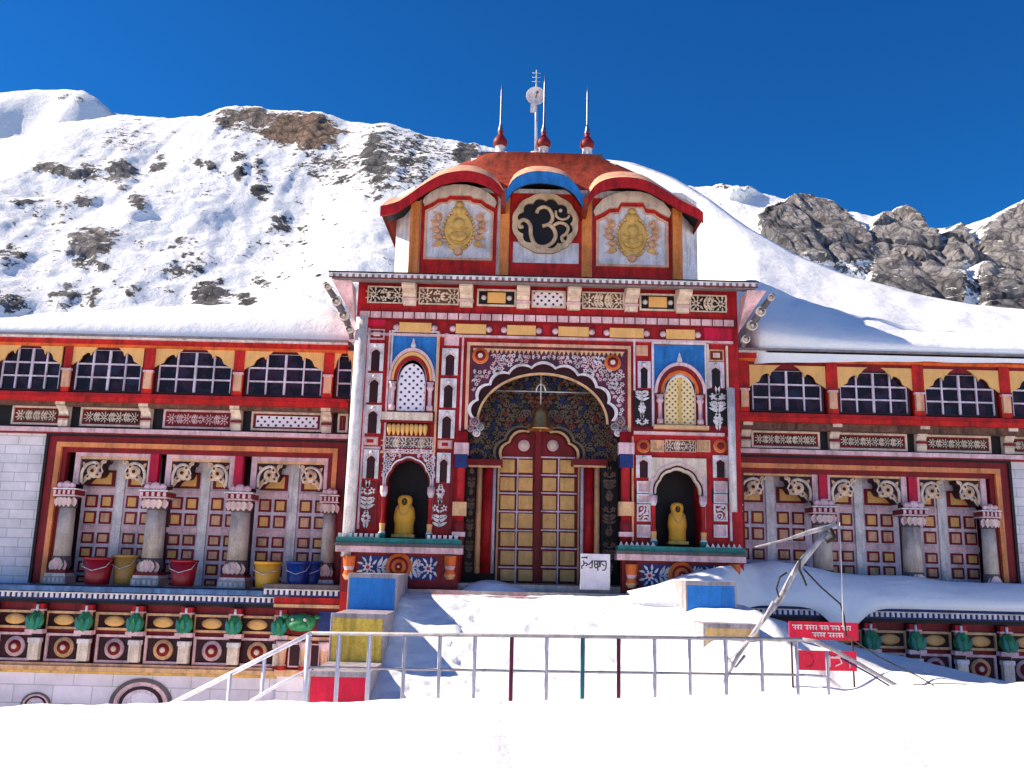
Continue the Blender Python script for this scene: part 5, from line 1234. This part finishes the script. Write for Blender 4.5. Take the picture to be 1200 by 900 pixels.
# little snow on top of the dome and by the door
m = MB()
rows_ = []
for i in range(31):
    px = 552+(722-552)*i/30; x, z = P(px, 185+(px-552)*.028, 2.45); q = max(0, mn.fractal(Vector((px*.09, 1, 1)), .9, 2, 4)+.3); k = min(1, 3*min(i, 30-i)/30)
    rows_.append([(x, 2.46, z-.12), (x, 2.47, z+(-.06+.20*q)*k), (x, 2.6, z+(-.04+.34*q)*k), (x, 2.9, z+.02), (x, 3.1, z-.06)])
m.grid(rows_, SNOW); tag(m.build('dome_snow'), 'last patches of snow on the flat crown of the dome', 'snow', kind='stuff')
rows_ = []
for i in range(25):
    px = 540+(625-540)*i/24; x, z = P(px, 684, -.3); h = .42*math.sin(math.pi*(i+.6)/26)**.7*(1-.6*i/24)
    rows_.append([(x, -.75, -.2), (x, -.6, -.12+h*.3), (x, -.3, -.1+h*.8), (x, .1, -.1+h), (x, .5, -.1+h*.7), (x, 1.2, -.15)])
m = MB(); m.grid(rows_, SNOW); tag(m.build('door_snow'), 'small grey snow heap at the left foot of the golden door', 'snow', kind='stuff')

# mast with a white dish on the dome
xm, zb = P(628, 182, 3.3); zt = PZ(626.5, 82, 3.3)
t = thing('antenna_mast', 'tall thin mast with a round white dish on the dome', 'antenna', (xm, 3.3, zb))
m = MB(); m.tube([(xm, 3.3, zb-.1), (xm-.02, 3.3, (zb+zt)/2), (xm-.03, 3.3, zt)], .03, steel, 8, rs=[.045, .035, .02]); m.lathe([(.2, -.15), (.2, .05), (.08, .1)], (xm, 3.3, zb), white, 12); m.build('mast', t)
xd, zd = P(628, 113.5, 3.2); m = MB(); q = .285
m.lathe([(.03, 0), (q*.6, .03), (q, .12), (q*1.01, .13), (q*.97, .13), (q*.58, .05), (.03, .02)], (xd, 3.26, zd), white, 26, 'y'); d = m.build('dish', t)
m = MB(); m.tube([(xd, 3.24, zd), (xd+.03, 2.98, zd+.02)], .016, dgrey, 6); m.lathe([(.04, 0), (.05, .04), (.02, .09)], (xd+.03, 3.0, zd+.02), dgrey, 10, 'y'); m.build('feed_horn', d)
m = MB(); xq, zq = P(625, 126, 3.2); m.box(xq-.08, xq+.08, 3.14, 3.24, zq-.14, zq+.08, white); m.build('equipment_box', t)
m = MB()
for k in range(3): z = zt-.1-.14*k; m.tube([(xm-.15, 3.3, z), (xm+.10, 3.3, z)], .008, steel, 5)
m.build('aerial_element', t)

# railing across the foot of the stairs
RY = -9.0
galv = paint('galvanised_rail', rgb(196, 188, 192, 1.3), .45, .3, 8); galvd = paint('dull_rail', rgb(158, 152, 156, 1.2), .45, .3, 8)
whr = paint('white_rail', rgb(220, 212, 220, 1.4), .5, .2)
mrn = paint('maroon_rail', rgb(118, 44, 70, 1.2), .5, .2); tlr = paint('teal_rail', rgb(40, 116, 116, 1.2), .5, .2)
x0, z0 = P(367, 742, RY); x1, z1 = P(940, 750, RY)
t = thing('railing', 'long pipe railing with mostly grey and a few maroon and teal uprights', 'railing', ((x0+x1)/2, RY, -1.9))
def railpt(px, py, Y=RY): x, z = P(px, py, Y); return (x, Y, z)
m = MB(); m.tube([railpt(365, 742), railpt(650, 745.5), railpt(940, 749.5)], .024, galvd, 10); m.build('top_rail', t)
m = MB(); m.tube([railpt(365, 782), railpt(650, 787), railpt(943, 791)], .017, galvd, 8); m.build('mid_rail', t)
m = MB(); m.tube([railpt(365, 742), (lambda p: (p[0], RY+.25, p[2]))(railpt(280, 784)), (lambda p: (p[0], RY+.35, p[2]))(railpt(180, 834))], .03, whr, 10); m.build('sloping_rail', t)
m = MB(); m.tube([railpt(365, 783), railpt(325, 803), railpt(270, 836)], .02, whr, 8); m.build('sloping_rail', t)
for px, mt, w in ((362, whr, .032), (398, whr, .028), (434, whr, .028), (475, galv, .024), (516, galv, .024), (557, galv, .024), (600, mrn, .026), (641, galv, .024), (683, tlr, .028), (725, mrn, .026), (767, galv, .024), (808, galv, .024), (850, galv, .028), (892, galv, .024), (933, galv, .024), (969, galv, .022)):
    yt = 742+(px-365)*.0130 if px < 945 else 761
    x, z = P(px, yt, RY); dx = .012 if px > 600 else -.03
    m = MB(); m.tube([(x, RY, z-.02), (x, RY, -2.15)], w, mt, 8); m.build('upright', t)
for px in (310, 270):
    x, z = P(px, 742+(365-px)*.495, RY+.2); m = MB(); m.tube([(x, RY+.2, z), (x, RY+.2, -3.0)], .026, whr, 8); m.build('upright', t)
m = MB(); m.tube([railpt(940, 749.5), railpt(955, 751.5), railpt(972, 759), railpt(1010, 780), railpt(1050, 803), railpt(1080, 822)], .026, galvd, 10); m.build('sloping_rail', t)
m = MB(); m.tube([railpt(943, 791), railpt(968, 793), railpt(985, 806)], .018, galv, 8); m.build('sloping_rail', t)
m = MB(); m.tube([railpt(985, 771), railpt(1020, 790), railpt(1046, 806)], .012, navy, 8); m.build('sloping_rail', t)

# leaning white pole with lashed black cable
LY_ = -7.6
def lp(px, py, Y=LY_): x, z = P(px, py, Y); return (x, Y, z)
t = thing('leaning_pole', 'crooked white pole leaning over the railing with a crossbar at its top', 'pole', lp(850, 790))
pl = paint('chalky_white_pole', rgb(176, 172, 178, 1.0), .6, .55, 6)
m = MB(); m.tube([lp(848, 800), lp(865, 768), lp(890, 732), (lambda p: p)(lp(914, 702)), lp(930, 672), lp(938, 660), lp(955, 640), lp(970, 622)], .06, pl, 10, rs=[.028, .03, .035, .046, .042, .052, .042, .035]); m.build('pole', t)
m = MB(); m.tube([lp(980, 616), lp(950, 623), lp(922, 632), lp(885, 641)], .03, pl, 8, rs=[.042, .036, .018, .010]); m.build('crossbar', t)
m = MB(); m.tube([lp(972, 620, LY_-.1), lp(978, 630, LY_-.1), lp(968, 634, LY_-.08)], .045, black, 8); m.build('lashing', t)
m = MB(); m.tube([lp(906, 705, LY_-.02), lp(886, 741, LY_-.02), lp(852, 776, LY_-.02)], .018, galv, 8); m.build('brace', t)
m = MB(); m.tube([lp(852, 770, LY_-.02), lp(862, 782), lp(873, 768)], .02, pl, 8); m.build('brace', t)
m = MB(); m.tube([lp(922, 671, LY_-.03), lp(914, 676, LY_-.03), lp(910, 690, LY_-.05), lp(913, 700, LY_-.07)], .014, black, 6); m.tube([lp(937, 655, LY_-.08), lp(937, 668, LY_-.1), lp(941, 676, LY_-.06), lp(945, 686, LY_-.04)], .016, black, 6); m.build('cable_loop', t)
m = MB(); m.tube([lp(941, 666, LY_-.06), lp(962, 688), lp(985, 708, -7.4), lp(989, 722, -7.4), lp(992, 745, -7.4)], .013, black, 6); m.tube([lp(992, 745, -7.4), lp(1030, 770, -7.6), lp(1075, 792, -8.0), lp(1102, 808, -8.4)], .009, black, 6)
tag(m.build('cable'), 'black cable sagging from the leaning pole to the snow at right', 'cable')
m = MB(); m.tube([lp(984, 612), lp(986, 665), lp(988, 735)], .006, white, 6); tag(m.build('wire'), 'thin white wire hanging straight down from the pole top', 'wire')
m = MB(); m.tube([lp(1060, 803, -9.3), lp(1100, 801, -9.3), lp(1150, 802, -9.3), lp(1210, 805, -9.3), lp(1300, 812, -9.3)], .008, dgrey, 6); tag(m.build('rope'), 'thin dark rope lying along the snow crest at right', 'rope')

# red signboard on two posts
SY = -6.2
x0, x1, z0, z1 = R(925, 729, 1006, 750, SY)
t = thing('signboard', 'crimson two-line signboard on two thin posts in the snow', 'signboard', ((x0+x1)/2, SY, PZ(965, 795, SY)))
sgn = paint('sign_red', rgb(192, 12, 52, 1.35), .5, .25); 
m = MB(); m.box(x0, x1, SY, SY+.03, z0, z1, sgn); b1 = m.build('upper_board', t)
def text_row(xa, xb, z, h, seed, parent):
    """a line of Devanagari-like strokes hanging from a head line, too small in the photo to read"""
    rnd = random.Random(seed); m = MB(); x = xa
    while x < xb-.05:
        wl_ = min(rnd.uniform(.14, .26), xb-x); m.box(x, x+wl_, SY-.012, SY-.0005, z+h*.80, z+h, white)
        q = x+.02
        while q < x+wl_-.02:
            k = rnd.random(); m.box(q+.022, q+.034, SY-.010, SY-.0006, z, z+h*.799, white)
            if k < .5: m.tube([(q+.024, SY-.006, z+h*.55), (q+.006, SY-.006, z+h*.4), (q+.016, SY-.006, z+h*.15)], .006, white, 5)
            else: m.tube([(q, SY-.006, z+h*.3), (q+.012, SY-.006, z+h*.62), (q+.024, SY-.006, z+h*.3)], .006, white, 5)
            q += .048
        x += wl_+.035
    m.build('lettering', parent)
hh = z1-z0
text_row(x0+.05, x1-.12, z0+hh*.56, hh*.26, 1, b1); text_row(x0+.36, x1-.22, z0+hh*.16, hh*.26, 5, b1)
X0, X1, Z0, Z1 = R(936, 763, 1004, 786, SY)
m = MB(); m.box(X0, X1, SY+.001, SY+.03, Z0, Z1, sgn); b2 = m.build('lower_board', t)
m = MB(); m.tube([(X0+.16+.08*math.cos(a), SY-.004, (Z0+Z1)/2+.1*math.sin(a)) for a in np.linspace(0, 6.3, 16)], .008, crimson, 5); m.build('emblem', b2); m = MB()
m.box(X0+.48, X0+.50, SY-.012, SY-.0005, Z0+.06, Z1-.06, pink); m.box(X0+.502, X0+.75, SY-.012, SY-.0006, Z1-.11, Z1-.08, pink); m.tube([(X0+.56, SY-.005, Z0+.2), (X0+.64, SY-.005, Z0+.24), (X0+.68, SY-.005, Z0+.12), (X0+.58, SY-.005, Z0+.08)], .014, pink, 6); m.box(X0+.8, X0+.815, SY-.012, SY-.0005, Z0+.05, Z0+.2, pink)
m.build('lettering', b2)
for px in (928.5, 1000):
    x = PX(px, 750, SY); m = MB(); m.tube([(x, SY+.05, z1), (x, SY+.05, z0-1.6)], .016, maroon, 8); m.build('post', t)
